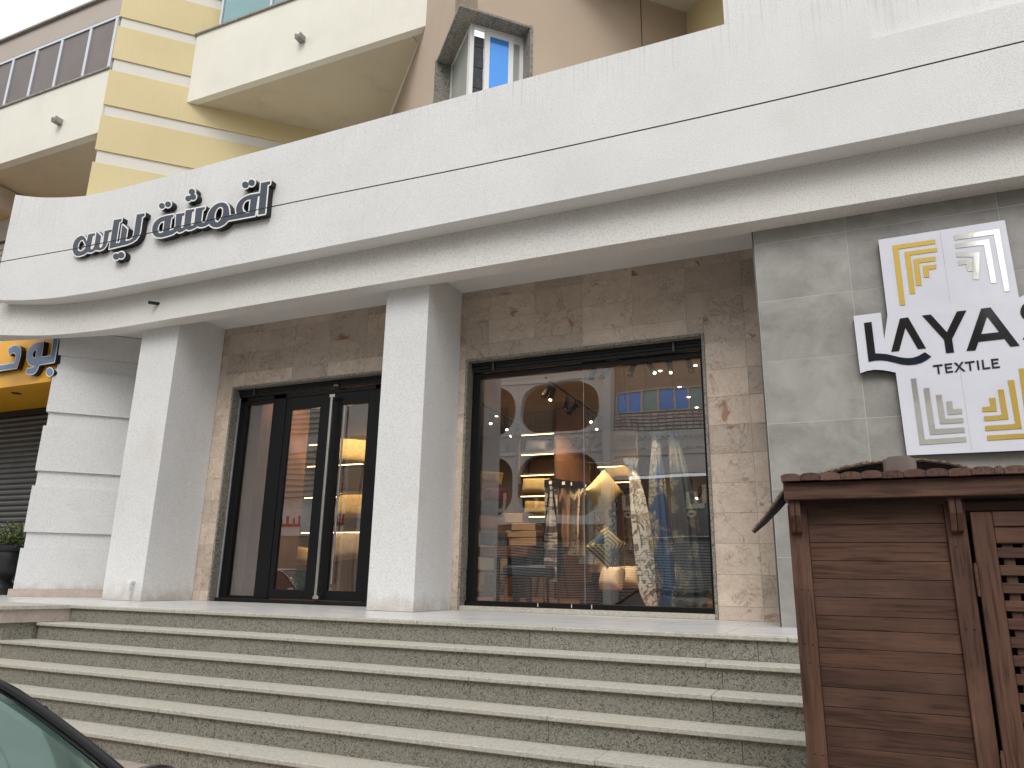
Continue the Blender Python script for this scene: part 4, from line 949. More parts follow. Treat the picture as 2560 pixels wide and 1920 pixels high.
# ================================================================== CARS
M['car_black'] = plain('black_car_paint', (.014, .014, .018), .18, .2, .05, 2, .6)
M['car_white'] = plain('white_car_paint', (.72, .73, .74), .2, 0, .03, 2, .6)
M['rubber'] = plain('tyre_rubber', (.018, .018, .018), .85)
M['frit'] = plain('black_glass_band', (.012, .013, .015), .12, 0, .1)
M['lamp'] = plain('headlight_glass', (.55, .57, .6), .12, .3)
M['interior'] = plain('dash_plastic', (.05, .052, .055), .6)
def _wind():
    t = NT('green_windscreen'); t.t.nodes.remove(t.b); tr = t.n('ShaderNodeBsdfTransparent'); tr.inputs[0].default_value = (.50, .66, .60, 1)
    gl = t.n('ShaderNodeBsdfGlossy'); gl.inputs['Roughness'].default_value = .04; gl.inputs['Color'].default_value = (.62, .86, .80, 1)
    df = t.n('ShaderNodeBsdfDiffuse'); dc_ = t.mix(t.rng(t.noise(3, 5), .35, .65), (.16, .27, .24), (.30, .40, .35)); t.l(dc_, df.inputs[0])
    lw = t.n('ShaderNodeLayerWeight'); lw.inputs['Blend'].default_value = .5
    m1 = t.n('ShaderNodeMixShader'); dust_haze = t.rng(t.noise(2.2, 6, rough=.65), .3, .75, .22, .5); t.l(dust_haze, m1.inputs[0]); t.l(tr.outputs[0], m1.inputs[1]); t.l(df.outputs[0], m1.inputs[2])  # teal film kept bright to paint in the milky sky reflection
    m2 = t.n('ShaderNodeMixShader'); fq = t.mth('MULTIPLY_ADD', t.mth('POWER', lw.outputs['Facing'], 4.0), .75); fq.node.inputs[2].default_value = .24; t.l(fq, m2.inputs[0]); t.l(m1.outputs[0], m2.inputs[1]); t.l(gl.outputs[0], m2.inputs[2]); t.l(m2.outputs[0], t.o.inputs[0]); return t.m
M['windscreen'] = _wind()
def car(name, label, loc, rot, paint, pl):
    """local frame: +x forward, y to the left; pl = A-pillar points (x, half width, z) from base up; ground z=0"""
    o = thing(name, label, 'car', loc); o.rotation_euler = (0, 0, rot)
    def bl(mb, nm, mt, smooth=False, parent=o):
        me = mb.mesh(nm, smooth); me.materials.append(mt); q_ = bpy.data.objects.new(nm, me); COL.objects.link(q_); q_.parent = parent; return q_
    base, top = pl[0], pl[-1]; bx_, bw_, bz_ = base; tx_, tw_, tz_ = top
    nose = bx_+1.12; tail = bx_-3.1; hw = bw_+.06
    # lower body as lofted sections
    secs = [(tail, .62, .50, .80, hw*.80), (tail+.08, .30, .52, .96, hw*.93), (tail+.6, .22, .52, bz_+.06, hw), (bx_-1.2, .22, .55, bz_+.02, hw), (bx_-.05, .22, .55, bz_-.01, hw), (bx_+.35, .22, .55, bz_-.06, hw*.985), (nose-.35, .24, .52, bz_-.16, hw*.95), (nose-.08, .28, .50, bz_-.30, hw*.86), (nose, .36, .48, bz_-.42, hw*.74)]
    mb = MB(); ring = []
    for x, zl, zm, zh, h in secs:
        ring.append([(x, -h*.90, zl), (x, -h, zm*.8+.1), (x, -h*.985, zh-.12), (x, -h*.90, zh-.02), (x, -h*.55, zh+.012), (x, 0, zh+.022), (x, h*.55, zh+.012), (x, h*.90, zh-.02), (x, h*.985, zh-.12), (x, h, zm*.8+.1), (x, h*.90, zl)])
    n = 11; vs_ = [p for r_ in ring for p in r_]; fs = []
    for i in range(len(ring)-1):
        for j in range(n): fs.append((i*n+j, i*n+(j+1) % n, (i+1)*n+(j+1) % n, (i+1)*n+j))
    fs += [tuple(range(n)), tuple(reversed(range((len(ring)-1)*n, len(ring)*n)))]
    mb.add(vs_, fs); bo_ = bl(mb, 'body', paint, True); sb = bo_.modifiers.new('s', 'SUBSURF'); sb.levels = 2; sb.render_levels = 2
    P_ = spline([tuple(p) for p in pl], 6); rearz = bz_+.03
    # windscreen
    def ws(u, v, dz=0, k0=0, k1=1):
        k = v*(len(P_)-1); i = min(int(k), len(P_)-2); f = k-i; x, w, z = (P_[i][c]*(1-f)+P_[i+1][c]*f for c in range(3)); s_ = 2*u-1
        return (x+.10*(1-s_*s_)+dz*.4, (w-.008)*s_, z+.02*(1-s_*s_)+dz)
    nu = 16
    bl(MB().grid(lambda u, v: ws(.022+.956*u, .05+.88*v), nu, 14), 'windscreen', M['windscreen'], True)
    fm = MB(); fm.grid(lambda u, v: ws(.022*u, v), 2, 14); fm.grid(lambda u, v: ws(.978+.022*u, v), 2, 14); fm.grid(lambda u, v: ws(.022+.956*u, .05*v), nu, 2); fm.grid(lambda u, v: ws(.022+.956*u, .93+.07*v), nu, 2); bl(fm, 'black_glass_band', M['frit'], True)
    for s_ in (-1, 1):
        bl(MB().tube([(x+.0, w*s_, z) for x, w, z in P_], .013, 8), 'windscreen_pillar', paint, True)
        bl(MB().tube([(x+.012, (w-.028)*s_, z+.012) for x, w, z in P_], .008, 6), 'window_trim', M['rubber'], True)
    # roof and rear pillars
    rx = tx_-1.25
    def rf(u, v):
        s_ = 2*u-1; x = tx_+.08*(1-s_*s_)*(1-v)-1.25*v; return (x, tw_*s_*(1-.04*v), tz_+.03*(1-s_*s_)+.05*math.sin(v*math.pi)-.02*v)
    bl(MB().grid(rf, 10, 8), 'roof', paint, True)
    rb = (tail+.75, bw_*.96, rearz)
    def rw(u, v):
        s_ = 2*u-1; return (rx+(rb[0]-rx)*v-.06*(1-s_*s_), (tw_*.96+(rb[1]-.06-tw_*.96)*v)*s_, tz_-.02+(rb[2]-tz_+.02)*v+.03*(1-s_*s_)*(1-v))
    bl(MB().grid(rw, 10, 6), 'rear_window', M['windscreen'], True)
    for s_ in (-1, 1):
        sp_ = [(x-.05, (w-.01)*s_, z-.035) for x, w, z in P_] + [(rx, tw_*.96*s_, tz_-.02), (rb[0], rb[1]*s_, rb[2]), (bx_-.9, bw_*s_, bz_+.0)]
        mid = MB(); pts_ = sp_; c_ = Vector((sum(p[0] for p in pts_)/len(pts_), bw_*.97*s_, (bz_+tz_)/2)); vv = [tuple(c_)]+pts_; mid.add(vv, [(0, i, i+1) for i in range(1, len(pts_))]+[(0, len(pts_), 1)]); bl(mid, 'side_window', M['frit'] , False)
        bl(MB().tube([(P_[-1][0], tw_*s_, tz_), (rx, tw_*.96*s_, tz_-.015), (rb[0], rb[1]*s_, rb[2])], .025, 8), 'roof_rail', paint, True)
        # mirror: housing, arm, glass
        mx_, my_, mz_ = bx_-.12, (bw_+.125)*s_, bz_-.035
        def el(u, v, sx=.06, sy=.095, sz=.055):
            a = u*2*math.pi; b = (v-.5)*math.pi; cx2 = math.cos(b); k_ = lambda t_: math.copysign(abs(t_)**.7, t_); return (mx_+sx*k_(math.sin(a))*cx2**.6, my_+sy*k_(math.sin(b)), mz_+sz*k_(math.cos(a))*cx2**.6)
        mh = MB().grid(el, 20, 10); mo = bl(mh, 'wing_mirror', paint, True)
        bl(MB().tube([(mx_, (bw_-.02)*s_, bz_-.02), (mx_, my_-.06*s_, mz_-.03)], .018, 8), 'arm', M['rubber'], True, mo)
        bl(MB().grid(lambda u, v: (mx_-.058, my_+(u-.5)*.14, mz_+(v-.5)*.07), 1, 1), 'mirror_glass', M['steel'], False, mo)
        hl = MB().grid(lambda u, v: (nose-.10-.26*u+.004, (hw*.60+.24*u*hw)*s_, bz_-.37+.10*v+.03*u), 4, 3); bl(hl, 'headlight', M['lamp'], True)
    for wx in (nose-.80, tail+.72):
        for s_ in (-1, 1):
            wh = bpy.data.objects.new('wheel', None); COL.objects.link(wh); wh.parent = o; wh.location = (wx, (hw-.09)*s_, .31)
            prof = [(.20, -.09), (.29, -.10), (.315, -.07), (.315, .07), (.29, .10), (.20, .09)]
            ty = MB().lathe(prof, seg=32); ty.v = [(x, z, y) for x, y, z in ty.v]; bl(ty, 'tyre', M['rubber'], True, wh)
            ri = MB().lathe([(0, .06), (.05, .075), (.19, .05), (.20, .09), (.205, 0), (.0, -.02)], seg=32); ri.v = [(x, z*s_, y) for x, y, z in ri.v]; bl(ri, 'rim', M['steel'], True, wh)
    bl(MB().box(bx_-.55, bx_+.10, -bw_+.06, bw_-.06, bz_-.30, bz_-.06, .03), 'dashboard', M['interior'])
    for s_ in (-.36, .36): bl(MB().box(bx_-1.45, bx_-1.30, s_-.22, s_+.22, .5, bz_+.30, .05), 'seat', M['interior'])
    bl(MB().box(nose-.06, nose+.012, -.25, .25, .42, .53, .008), 'number_plate_blank', M['white_upvc'])
    return o
yc = -6.95
ap = [at(352, 1975, 'y', -6.02), at(290, 1920, 'y', -6.07), at(200, 1848, 'y', -6.13), at(100, 1775, 'y', -6.20), at(0, 1713, 'y', -6.27)]
d_ = ap[-1]-ap[-2]; ap.append(ap[-1]+d_*1.2+Vector((-.06, -.02, -.01))); ap.append(ap[-1]+d_*.9+Vector((-.13, 0, -.03)))
ox = ap[0].x-.0
car('parked_car', 'black car with green tinted windscreen parked at the foot of the steps, lower left corner', (ox, yc, Z_ROAD), 0, M['car_black'], [(p.x-ox, p.y-yc, p.z-Z_ROAD) for p in ap])
wpl = [(0, .88, 1.05), (-.26, .84, 1.25), (-.52, .79, 1.45), (-.85, .73, 1.62)]
car('parked_car', 'white car across the street, seen only as a reflection in the entrance glass', (-12.1, -12.4, Z_ROAD), 0.0, M['car_white'], wpl)
car('parked_car', 'white car behind the viewer, seen as a bright curve in the shop window glass', (2.6, -11.0, Z_ROAD), math.pi, M['car_white'], wpl)

# ================================================================== BUILDING ACROSS THE STREET (seen reflected)
YO = -21.0
M['opp'] = stucco('white_ornate_render', (.80, .78, .74), 120, .1, .3, .1)
M['opp_tan'] = stucco('tan_recess', (.42, .33, .25), 100, .1, .2, .1)
M['iron'] = plain('dark_ironwork', (.04, .035, .03), .5)
M['cream_frame'] = plain('cream_window_frame', (.66, .60, .46), .4)
ob = thing('arcaded_building', 'white ornate arcaded apartment house across the street with iron balconies', 'building', (-4, YO, Z_ROAD))
def rrect(x0, x1, z0, z1, rx, rz, n=7):
    o_ = []
    for cx, cz, a0 in ((x1-rx, z1-rz, 0), (x0+rx, z1-rz, 90), (x0+rx, z0+rz, 180), (x1-rx, z0+rz, 270)):
        for k in range(n+1):
            a = R(a0+90*k/n); o_.append((cx+rx*math.cos(a), cz+rz*math.sin(a)))
    return o_
holes = []; xs_a = [-12.35, -8.46]
for x0 in xs_a:
    for z0, z1 in ((2.95, 5.52), (6.45, 8.78), (9.75, 12.1)): holes.append(rrect(x0, x0+3.62, z0, z1, 1.0, 1.0))
MB().prism([[(-12.9, 2.6), (-4.5, 2.6), (-4.5, 12.9), (-12.9, 12.9)]]+holes, lambda a, b: (a, YO, b), lambda a, b: (a, YO-.35, b)).build('arcade_front', M['opp'], ob)
orn = MB()
for zc in (5.98, 9.26):
    for i in range(21):
        x = -12.8+i*.39; pts_ = [(x+.17*math.cos(a*.785), YO+.02, zc+.24*math.sin(a*.785)) for a in range(9)]; orn.tube(pts_, .022, 4)
        pts_ = [(x+.195+.1*math.cos(a*.785), YO+.02, zc+.13*math.sin(a*.785)) for a in range(9)]; orn.tube(pts_, .018, 4)
    orn.box(-12.9, -4.5, YO+.001, YO+.05, zc+.38, zc+.44).box(-12.9, -4.5, YO+.001, YO+.05, zc-.44, zc-.38)
for x in (-8.6, -12.45, -4.66): orn.box(x-.05, x+.05, YO+.001, YO+.04, 3.0, 12.6)
orn.build('relief_ornament', M['opp'], ob, kind='stuff')
rl = MB()
for x0 in xs_a:
    for zb_ in (6.45, 9.75):
        rl.box(x0+.2, x0+3.4, YO-.26, YO-.23, zb_+.95, zb_+.99); rl.box(x0+.5, x0+3.1, YO-.26, YO-.23, zb_+.1, zb_+.13)
        x = x0+.15
        while x < x0+3.4:
            rl.box(x, x+.025, YO-.26, YO-.235, zb_+.1, zb_+.95)
            for cxx, czz, rr_ in ((.15, .70, .1), (.34, .70, .1), (.245, .38, .12)): rl.tube([(x+cxx+rr_*math.cos(a*.9), YO-.25, zb_+czz+rr_*math.sin(a*.9)) for a in range(7)], .012, 3)
            x += .48
rl.build('balcony_ironwork', M['iron'], ob, kind='stuff')
box('recess_wall', M['opp_tan'], ob, -12.9, -4.5, YO-2.2, YO-2.0, -1.1, 12.9)
for z_ in (5.6, 8.9, 12.3, 2.65): box('floor_slab', M['opp_tan'], ob, -12.9, -4.5, YO-1.999, YO-.351, z_, z_+.25)
box('side_wall', M['opp'], ob, -4.5, -4.2, YO-2.2, YO+.6, -1.1, 12.9)
for x0 in (-7.6, -11.5): box('door_shutter', M['iron'], ob, x0, x0+1.5, YO-1.999, YO-1.9, 6.4, 8.3)
# right wing with the ribbon windows
box('wing_wall', M['opp'], ob, -4.199, 9, YO-.3, YO, 5.3, 6.26); box('wing_upper', M['opp_tan'], ob, -4.199, 9, YO-.3, YO, 8.02, 9.2)
box('wing_parapet', M['opp'], ob, -4.199, 9, YO-.05, YO+.12, 9.201, 12.9); box('wing_back', M['opp_tan'], ob, -4.199, 9, YO-.6, YO-.301, 5.3, 12.9)
orn2 = MB()
for i in range(30):
    x = -4.0+i*.43; orn2.tube([(x, YO+.02, 5.9), (x+.1, YO+.02, 6.1), (x+.215, YO+.02, 5.92), (x+.33, YO+.02, 6.1), (x+.43, YO+.02, 5.9)], .02, 4); orn2.tube([(x, YO+.02, 5.5), (x+.2, YO+.02, 5.62), (x+.43, YO+.02, 5.5)], .02, 4)
orn2.build('relief_ornament', M['opp'], ob, kind='stuff')
for r_ in range(5):
    for i in range(46): 
        piece('parapet_tile', M['brick'], ob, (-4.05+i*.27, YO-.02, 6.35+.14*r_), (.22, .05, .09), .005)
box('parapet_core', M['opp_tan'], ob, -4.199, 9, YO-.3, YO-.03, 6.261, 7.02)
x = -4.15; k = 0
while x < 8.5:
    box('window_frame', M['cream_frame'], ob, x, x+.09, YO-.1, YO+.0, 7.03, 8.01); box('pane', M['blueglass'] if k % 3 != 2 else M['tealglass'], ob, x+.091, x+.609, YO-.08, YO-.06, 7.06, 7.96); x += .61; k += 1
box('window_frame', M['cream_frame'], ob, -4.15, 8.6, YO-.1, YO+.02, 7.021, 7.06); box('window_frame', M['cream_frame'], ob, -4.15, 8.6, YO-.1, YO+.02, 7.961, 8.019)
# ground floor: shutters and sign boards
M['opp_shutter'] = plain('pale_roller_shutter', (.42, .43, .42), .45, .3, .1)
M['opp_sign'] = plain('brown_sign_board', (.10, .07, .055), .5)
for (x0, x1) in ((-12.7, -9.1), (-8.9, -4.6), (-4.4, -.4), (-.2, 4), (4.2, 9)):
    o_ = MB(); z = Z_ROAD+.1
    while z < 1.95: o_.box(x0, x1, YO-.46, YO-.43, z, z+.075); z += .11
    o_.build('shutter_slats', M['opp_shutter'], ob, kind='stuff')
box('shutter_back', M['iron'], ob, -12.9, 9, YO-.55, YO-.47, -1.12, 2.1); box('sign_board', M['opp_sign'], ob, -12.8, 9, YO-.3, YO-.1, 2.1, 4.35)
box('first_floor_band', M['opp'], ob, -4.199, 9, YO-.3, YO-.05, 4.5, 5.29)
box('dark_gap', M['iron'], ob, -12.9, 9, YO-.6, YO-.32, 1.96, 2.09)
sgl = MB()      # strokes of the sign letters opposite
for base in (-10.6, -8.4, -5.0, -3.9, -1.4, .8):
    l_ = 1.5 if base < -8 else .7
    sgl.box(base, base+l_, YO-.09, YO-.02, 3.15, 3.32)
    for k in range(3): sgl.box(base+l_*k/2.2, base+l_*k/2.2+.14, YO-.09, YO-.02, 3.33, 3.75+.25*(k == 2))
    sgl.tube([(base+.2+.14*math.cos(a*.7), YO-.06, 2.95+.1*math.sin(a*.7)) for a in range(10)], .05, 6)
sgl.build('sign_letters', M['cream_frame'], ob)
M['pale_grey'] = stucco('pale_grey_render', (.62, .61, .56), 100, .1, .3, .2); M['louvre'] = plain('beige_louvre', (.55, .48, .37), .5); M['red_print'] = plain('red_sign_paint', (.45, .02, .03), .5)
pb2 = thing('louvred_building', 'pale grey building with beige louvres and a white sign band, reflected in the entrance glass', 'building', (-20, YO, Z_ROAD))
box('wall', M['pale_grey'], pb2, -26.9, -12.95, YO-4, YO-.02, Z_ROAD, 12.5); box('brown_pier', M['opp_tan'], pb2, -17.3, -16.6, YO-.019, YO+.15, Z_ROAD, 6.9); box('brown_pier', M['opp_tan'], pb2, -24.6, -24.0, YO-.019, YO+.15, Z_ROAD, 6.9)
for (x0, x1, z0, z1) in ((-23.5, -18.2, 7.3, 9.6), (-16.2, -13.3, 7.3, 9.6), (-23.6, -17.6, 4.2, 6.3), (-16.4, -13.2, 4.2, 6.3)):
    lv = MB(); z = z0
    while z < z1: lv.hexa([(x0, YO+.0, z), (x1, YO+.0, z), (x1, YO+.10, z-.05), (x0, YO+.10, z-.05)], [(x0, YO+.0, z+.03), (x1, YO+.0, z+.03), (x1, YO+.10, z-.02), (x0, YO+.10, z-.02)]); z += .26
    lv.build('louvre_slats', M['louvre'], pb2, kind='stuff')
box('sign_band', M['opp'], pb2, -26.5, -13.1, YO-.019, YO+.12, 2.2, 3.5); rp = MB()
for base in (-23.4, -21.2, -18.6, -15.6):
    rp.box(base, base+1.3, YO+.121, YO+.15, 2.65, 2.78)
    for k in range(4): rp.box(base+.38*k, base+.38*k+.12, YO+.121, YO+.15, 2.79, 3.05+.12*(k % 2))
rp.build('sign_letters', M['red_print'], pb2)
for (x0, x1) in ((-26, -22), (-21.6, -17.6), (-16.4, -13.2)): box('shop_opening', M['opp_tan'], pb2, x0, x1, YO-.019, YO+.01, Z_ROAD+.1, 2.1)
# far skyline blocks either side so that the street has an end
for i, (x0, x1, h, nm) in enumerate(((-60, -27, 11, 'plain cream block left of the arcaded house across the street'), (10, 50, 10, 'plain cream block right of the arcaded house across the street'))):
    o_ = thing('apartment_block', nm, 'building', ((x0+x1)/2, YO, Z_ROAD)); box('wall', M['cream'], o_, x0, x1, YO-6, YO, Z_ROAD, h)
    for a in range(int((x1-x0)/3)):
        for b in range(3): box('window', M['tealglass'], o_, x0+1+a*3, x0+2.4+a*3, YO, YO+.04, 1.5+b*3, 3+b*3)

# ================================================================== SHOP INTERIOR
M['floor_wood'] = wood('shop_floor', (.22, .12, .06), (.33, .2, .11), 'x', .35)
M['int_wall'] = plain('brown_interior_panel', (.24, .14, .085), .5, 0, .2, 3)
M['int_ceil'] = plain('beige_ceiling', (.48, .38, .29), .8)
M['shelf'] = plain('dark_shelf', (.06, .035, .025), .5)
M['panel'] = wood('orange_wood_panel', (.13, .060, .030), (.20, .09, .045), 'z', .4)
ir = thing('shop_room', 'dim brown panelled shop interior with beige ceiling', 'room', (0, 3, 0.01))
box('floor', M['floor_wood'], ir, -4.3, 3.7, .23, 6.6, -.05, .04); box('ceiling', M['int_ceil'], ir, -4.3, 3.7, .23, 6.6, 3.30, 3.4)
box('back_wall', M['int_wall'], ir, -4.3, 3.7, 6.2, 6.3, .04, 3.3); box('side_wall', M['int_wall'], ir, -4.4, -4.25, .23, 6.2, .04, 3.3); box('side_wall', M['int_wall'], ir, 3.5, 3.6, .23, 6.2, .04, 3.3)
box('door_partition', M['panel'], ir, -3.55, -3.40, .26, 1.3, .04, 3.29)
M['led'] = emit('warm_led_strip', (1, .66, .28), 7); M['bulb'] = emit('warm_spot_bulb', (1, .84, .58), 9)
def spot(x, y, z, tx, ty, tz, w=30, size=65, r=.03):
    l = bpy.data.lights.new('spot_light', 'SPOT'); l.energy = w*2.7; l.color = (1, .76, .50); l.spot_size = R(size); l.spot_blend = .7; l.shadow_soft_size = r
    o_ = bpy.data.objects.new('spot_light', l); COL.objects.link(o_); o_.location = (x, y, z); o_.rotation_euler = (Vector((x, y, z))-Vector((tx, ty, tz))).to_track_quat('Z', 'Y').to_euler(); return o_
def shelf(px0, px1, pys, Y, D, label, gp):
    o_ = thing('shelf_unit', label, 'shelf', (at(px0, pys[0], 'y', Y).x, Y, .04), gp)
    a = at(px0, pys[0], 'y', Y).x; b = at(px1, pys[0], 'y', Y).x
    for py in pys:
        z = at((px0+px1)/2, py, 'y', Y).z; box('shelf_board', M['shelf'], o_, a, b, Y, Y+D, z, z+.035); box('light_strip', M['led'], o_, a+.02, b-.02, Y+.01, Y+.025, z-.012, z-.001)
    box('upright', M['shelf'], o_, a-.04, a, Y, Y+D, .04, 3.0); box('upright', M['shelf'], o_, b, b+.04, Y, Y+D, .04, 3.0); box('back', M['int_wall'], o_, a, b, Y+D-.02, Y+D, .04, 3.0)
    return o_, a, b
shelf(1301, 1386, (1085, 1135, 1187, 1239, 1291), 4.3, .5, 'lit shelf unit with cushions at the back left of the shop window', 'warm lit shelves')
shelf(770, 975, (1105, 1160, 1240, 1330), 1.9, .4, 'lit shelf unit with golden cushions seen through the entrance door', 'warm lit shelves')
shelf(1490, 1590, (1165, 1205, 1248, 1290), 4.6, .45, 'lit shelf unit behind the hanging cushions, right half of the window', 'warm lit shelves')
p0, p1 = at(1388, 1135, 'y', 4.2), at(1458, 1240, 'y', 4.2)
wp_ = thing('wood_panel', 'orange brown wooden wall panel between the lit shelves', 'panel', (p0.x, 4.2, .04)); box('board', M['panel'], wp_, p0.x, p1.x+.1, 4.25, 4.3, .04, 3.28)

def cushion(name, label, c, w, h, mt, rot=(0, 0, 0), th=.11, gp=None, diamond=False):
    def f(u, v, s_):
        a, b = 2*u-1, 2*v-1; e = (max(0, 1-abs(a)**3.0)*max(0, 1-abs(b)**3.0))**.5; pin = 1-.10*(1-a*a)*abs(b)**4; pin2 = 1-.10*(1-b*b)*abs(a)**4
        return (a*w/2*pin2, s_*th*e, b*h/2*pin)
    mb = MB().grid(lambda u, v: f(u, v, -1), 14, 14).grid(lambda u, v: f(u, v, 1), 14, 14)
    me = mb.mesh(name, True, weld=True); me.materials.append(mt); o_ = bpy.data.objects.new(name, me); COL.objects.link(o_); o_.location = c; o_.rotation_euler = rot
    return tag(o_, label, 'cushion', gp)
def fabric(name, c, c2, mode, sc=8, c3=None, rough=.6):
    t = NT(name); t.off()
    if mode == 'leaf':
        nz = t.noise(sc*.55, 1, co=t.scl((1, 1, .7)), dist=1.6); ln = t.rng(t.mth('ABSOLUTE', t.mth('SUBTRACT', t.mth('FRACT', t.mth('MULTIPLY', nz, 5)), .5)), .30, .40)
        q_ = t.mix(ln, c, c2); q_ = t.mix(t.mth('MULTIPLY', t.rng(t.noise(sc*.8, 2, dist=.8), .5, .54), t.rng(t.noise(sc*7, 3), .4, .6)), q_, c3 or c2)
    elif mode == 'batik':
        a = t.rng(t.noise(sc*.35, 3, dist=.5), .48, .54); b = t.rng(t.noise(sc*7, 3, rough=.7), .42, .58); q_ = t.mix(t.mth('MULTIPLY', a, b), c, c2); q_ = t.mix(t.rng(t.noise(sc*2, 4), .6, .7, 0, .5), q_, c3 or c)
    elif mode == 'stripe':
        n = t.n('ShaderNodeTexWave'); n.wave_type = 'BANDS'; n.bands_direction = 'DIAGONAL'; n.inputs['Scale'].default_value = sc; n.inputs['Distortion'].default_value = .0; t.l(t.co, n.inputs['Vector']); q_ = t.mix(t.rng(n.outputs[1], .4, .6), c, c2)
    elif mode == 'band':
        n = t.noise(1, 2, co=t.scl((3, 3, sc))); q_ = t.mix(t.rng(n, .45, .55), c, c2); q_ = t.mix(t.rng(t.noise(sc*2.2, 4), .55, .65), q_, c3 or c2)
    else: q_ = t.mix(t.rng(t.noise(sc, 4), .35, .65), c, c2)
    t.bump(t.noise(90, 2), .3, .003); return t.out(q_, rough)
M['c_yellow'] = fabric('mustard_cloth', (.50, .34, .12), (.58, .42, .18), 'plain', 5); M['c_beige'] = fabric('beige_cloth', (.42, .32, .22), (.50, .40, .29), 'plain', 12)
M['c_gold'] = fabric('gold_crinkle', (.45, .28, .08), (.62, .44, .16), 'leaf', 30); M['c_red'] = fabric('red_cloth', (.35, .03, .03), (.42, .05, .05), 'plain'); M['c_dark'] = fabric('dark_cloth', (.03, .03, .035), (.06, .06, .07), 'plain')
M['c_leaf'] = fabric('silver_leaf_brocade', (.80, .78, .74), (.25, .20, .15), 'leaf', 8, (.40, .32, .23), .35); M['c_blue'] = fabric('blue_gold_damask', (.020, .060, .16), (.36, .32, .22), 'batik', 7, (.012, .03, .08))
M['c_teal'] = fabric('navy_grey_damask', (.035, .045, .06), (.22, .215, .18), 'batik', 12, (.02, .025, .04))
def yb_dia():
    t = NT('striped_geometric_cloth'); sx = t.n('ShaderNodeSeparateXYZ'); t.l(t.co, sx.inputs[0]); a = t.mth('ABSOLUTE', sx.outputs['X']); b = t.mth('ABSOLUTE', sx.outputs['Z'])
    f = t.mth('FRACT', t.mth('MULTIPLY', t.mth('MAXIMUM', t.mth('ADD', a, t.mth('MULTIPLY', sx.outputs['Z'], .3)), b), 26)); c = t.mix(t.mth('GREATER_THAN', f, .5), (.035, .032, .03), (.32, .26, .10))
    m_ = t.mth('MULTIPLY', t.mth('GREATER_THAN', t.mth('SUBTRACT', a, b), .04), 1.0); c = t.mix(t.mth('MULTIPLY', m_, t.mth('LESS_THAN', b, .07)), c, (.02, .05, .09)); return t.out(c, .7)
M['c_dia'] = yb_dia()
# cushions hanging in the window
pa, pb_ = at(1508, 1228, 'y', .75), at(1516, 1366, 'y', .75)
cushion('hanging_cushion', 'plain mustard cushion hung as a diamond in the window, above the striped one', pa, .37, .40, M['c_yellow'], (0, R(45), R(48)), .12, 'cushions hanging in the window')
cushion('hanging_cushion', 'striped geometric cushion hung as a diamond below the mustard one', pb_, .36, .38, M['c_dia'], (0, R(42), R(22)), .10, 'cushions hanging in the window')
hr = thing('hanging_rail', 'thin metal rail and cord that carries the window cushions', 'rail', (pa.x, .75, pa.z))
MB().tube([at(1462, 1150, 'y', .75), at(1468, 1157, 'y', .75), at(1520, 1158, 'y', .75), at(1575, 1150, 'y', .75)], .008, 8).build('rail_bar', M['dark_metal'], hr, True)
MB().tube([at(1508, 1158, 'y', .74), at(1508, 1180, 'y', .74)], .003, 5).build('cord', M['black'], hr)
# fabric rolls hanging: gathered lengths
def drape(name, label, ctr, radii, mt, folds=9, amp=.16, gp='fabric lengths hung in the window'):
    """ctr: centre points top to bottom; radii matching"""
    pts = spline([tuple(p)+(r,) for p, r in zip(ctr, radii)], 6); seg = 54; vs_ = []; n = len(pts)
    for i, (x, y, z, r) in enumerate(pts):
        for j in range(seg):
            a = 2*math.pi*j/seg; k = 1+amp*math.sin(a*folds+i*.05)+amp*.4*math.sin(a*5+i*.11); vs_.append((x+r*k*math.cos(a), y+r*.55*k*math.sin(a), z))
    fs = [(i*seg+j, i*seg+(j+1) % seg, (i+1)*seg+(j+1) % seg, (i+1)*seg+j) for i in range(n-1) for j in range(seg)]
    mb = MB(); mb.add(vs_, fs); me = mb.mesh(name, True); me.materials.append(mt); o_ = bpy.data.objects.new(name, me); COL.objects.link(o_); return tag(o_, label, 'fabric', gp)
Yd = .62
drape('fabric_length', 'silver and taupe leaf brocade gathered and tied near its top', [at(x, y, 'y', Yd) for x, y in ((1576, 1146), (1578, 1166), (1582, 1176), (1586, 1196), (1596, 1260), (1606, 1340), (1614, 1420), (1620, 1480), (1632, 1518))], (.085, .055, .028, .055, .085, .10, .095, .085, .06), M['c_leaf'], 7, .12)
drape('fabric_length', 'blue and gold damask length hanging beside the silver brocade', [at(x, y, 'y', .85) for x, y in ((1640, 1082), (1640, 1100), (1640, 1130), (1642, 1200), (1648, 1300), (1655, 1390), (1660, 1450), (1668, 1515))], (.13, .06, .055, .085, .11, .12, .12, .11), M['c_blue'], 8, .12)
drape('fabric_length', 'navy and grey damask length nearest the right edge of the window', [at(x, y, 'y', .80) for x, y in ((1678, 1080), (1682, 1098), (1690, 1140), (1702, 1220), (1716, 1330), (1726, 1420), (1732, 1480), (1730, 1520))], (.11, .055, .075, .11, .14, .15, .16, .15), M['c_teal'], 9, .12)
drape('fabric_length', 'plain dark blue cloth hanging at the back right of the display', [at(x, y, 'y', 1.5) for x, y in ((1772, 1250), (1774, 1300), (1776, 1380), (1778, 1470))], (.16, .18, .19, .20), fabric('plain_navy', (.012, .03, .055), (.02, .045, .075), 'plain'), 11, .08)
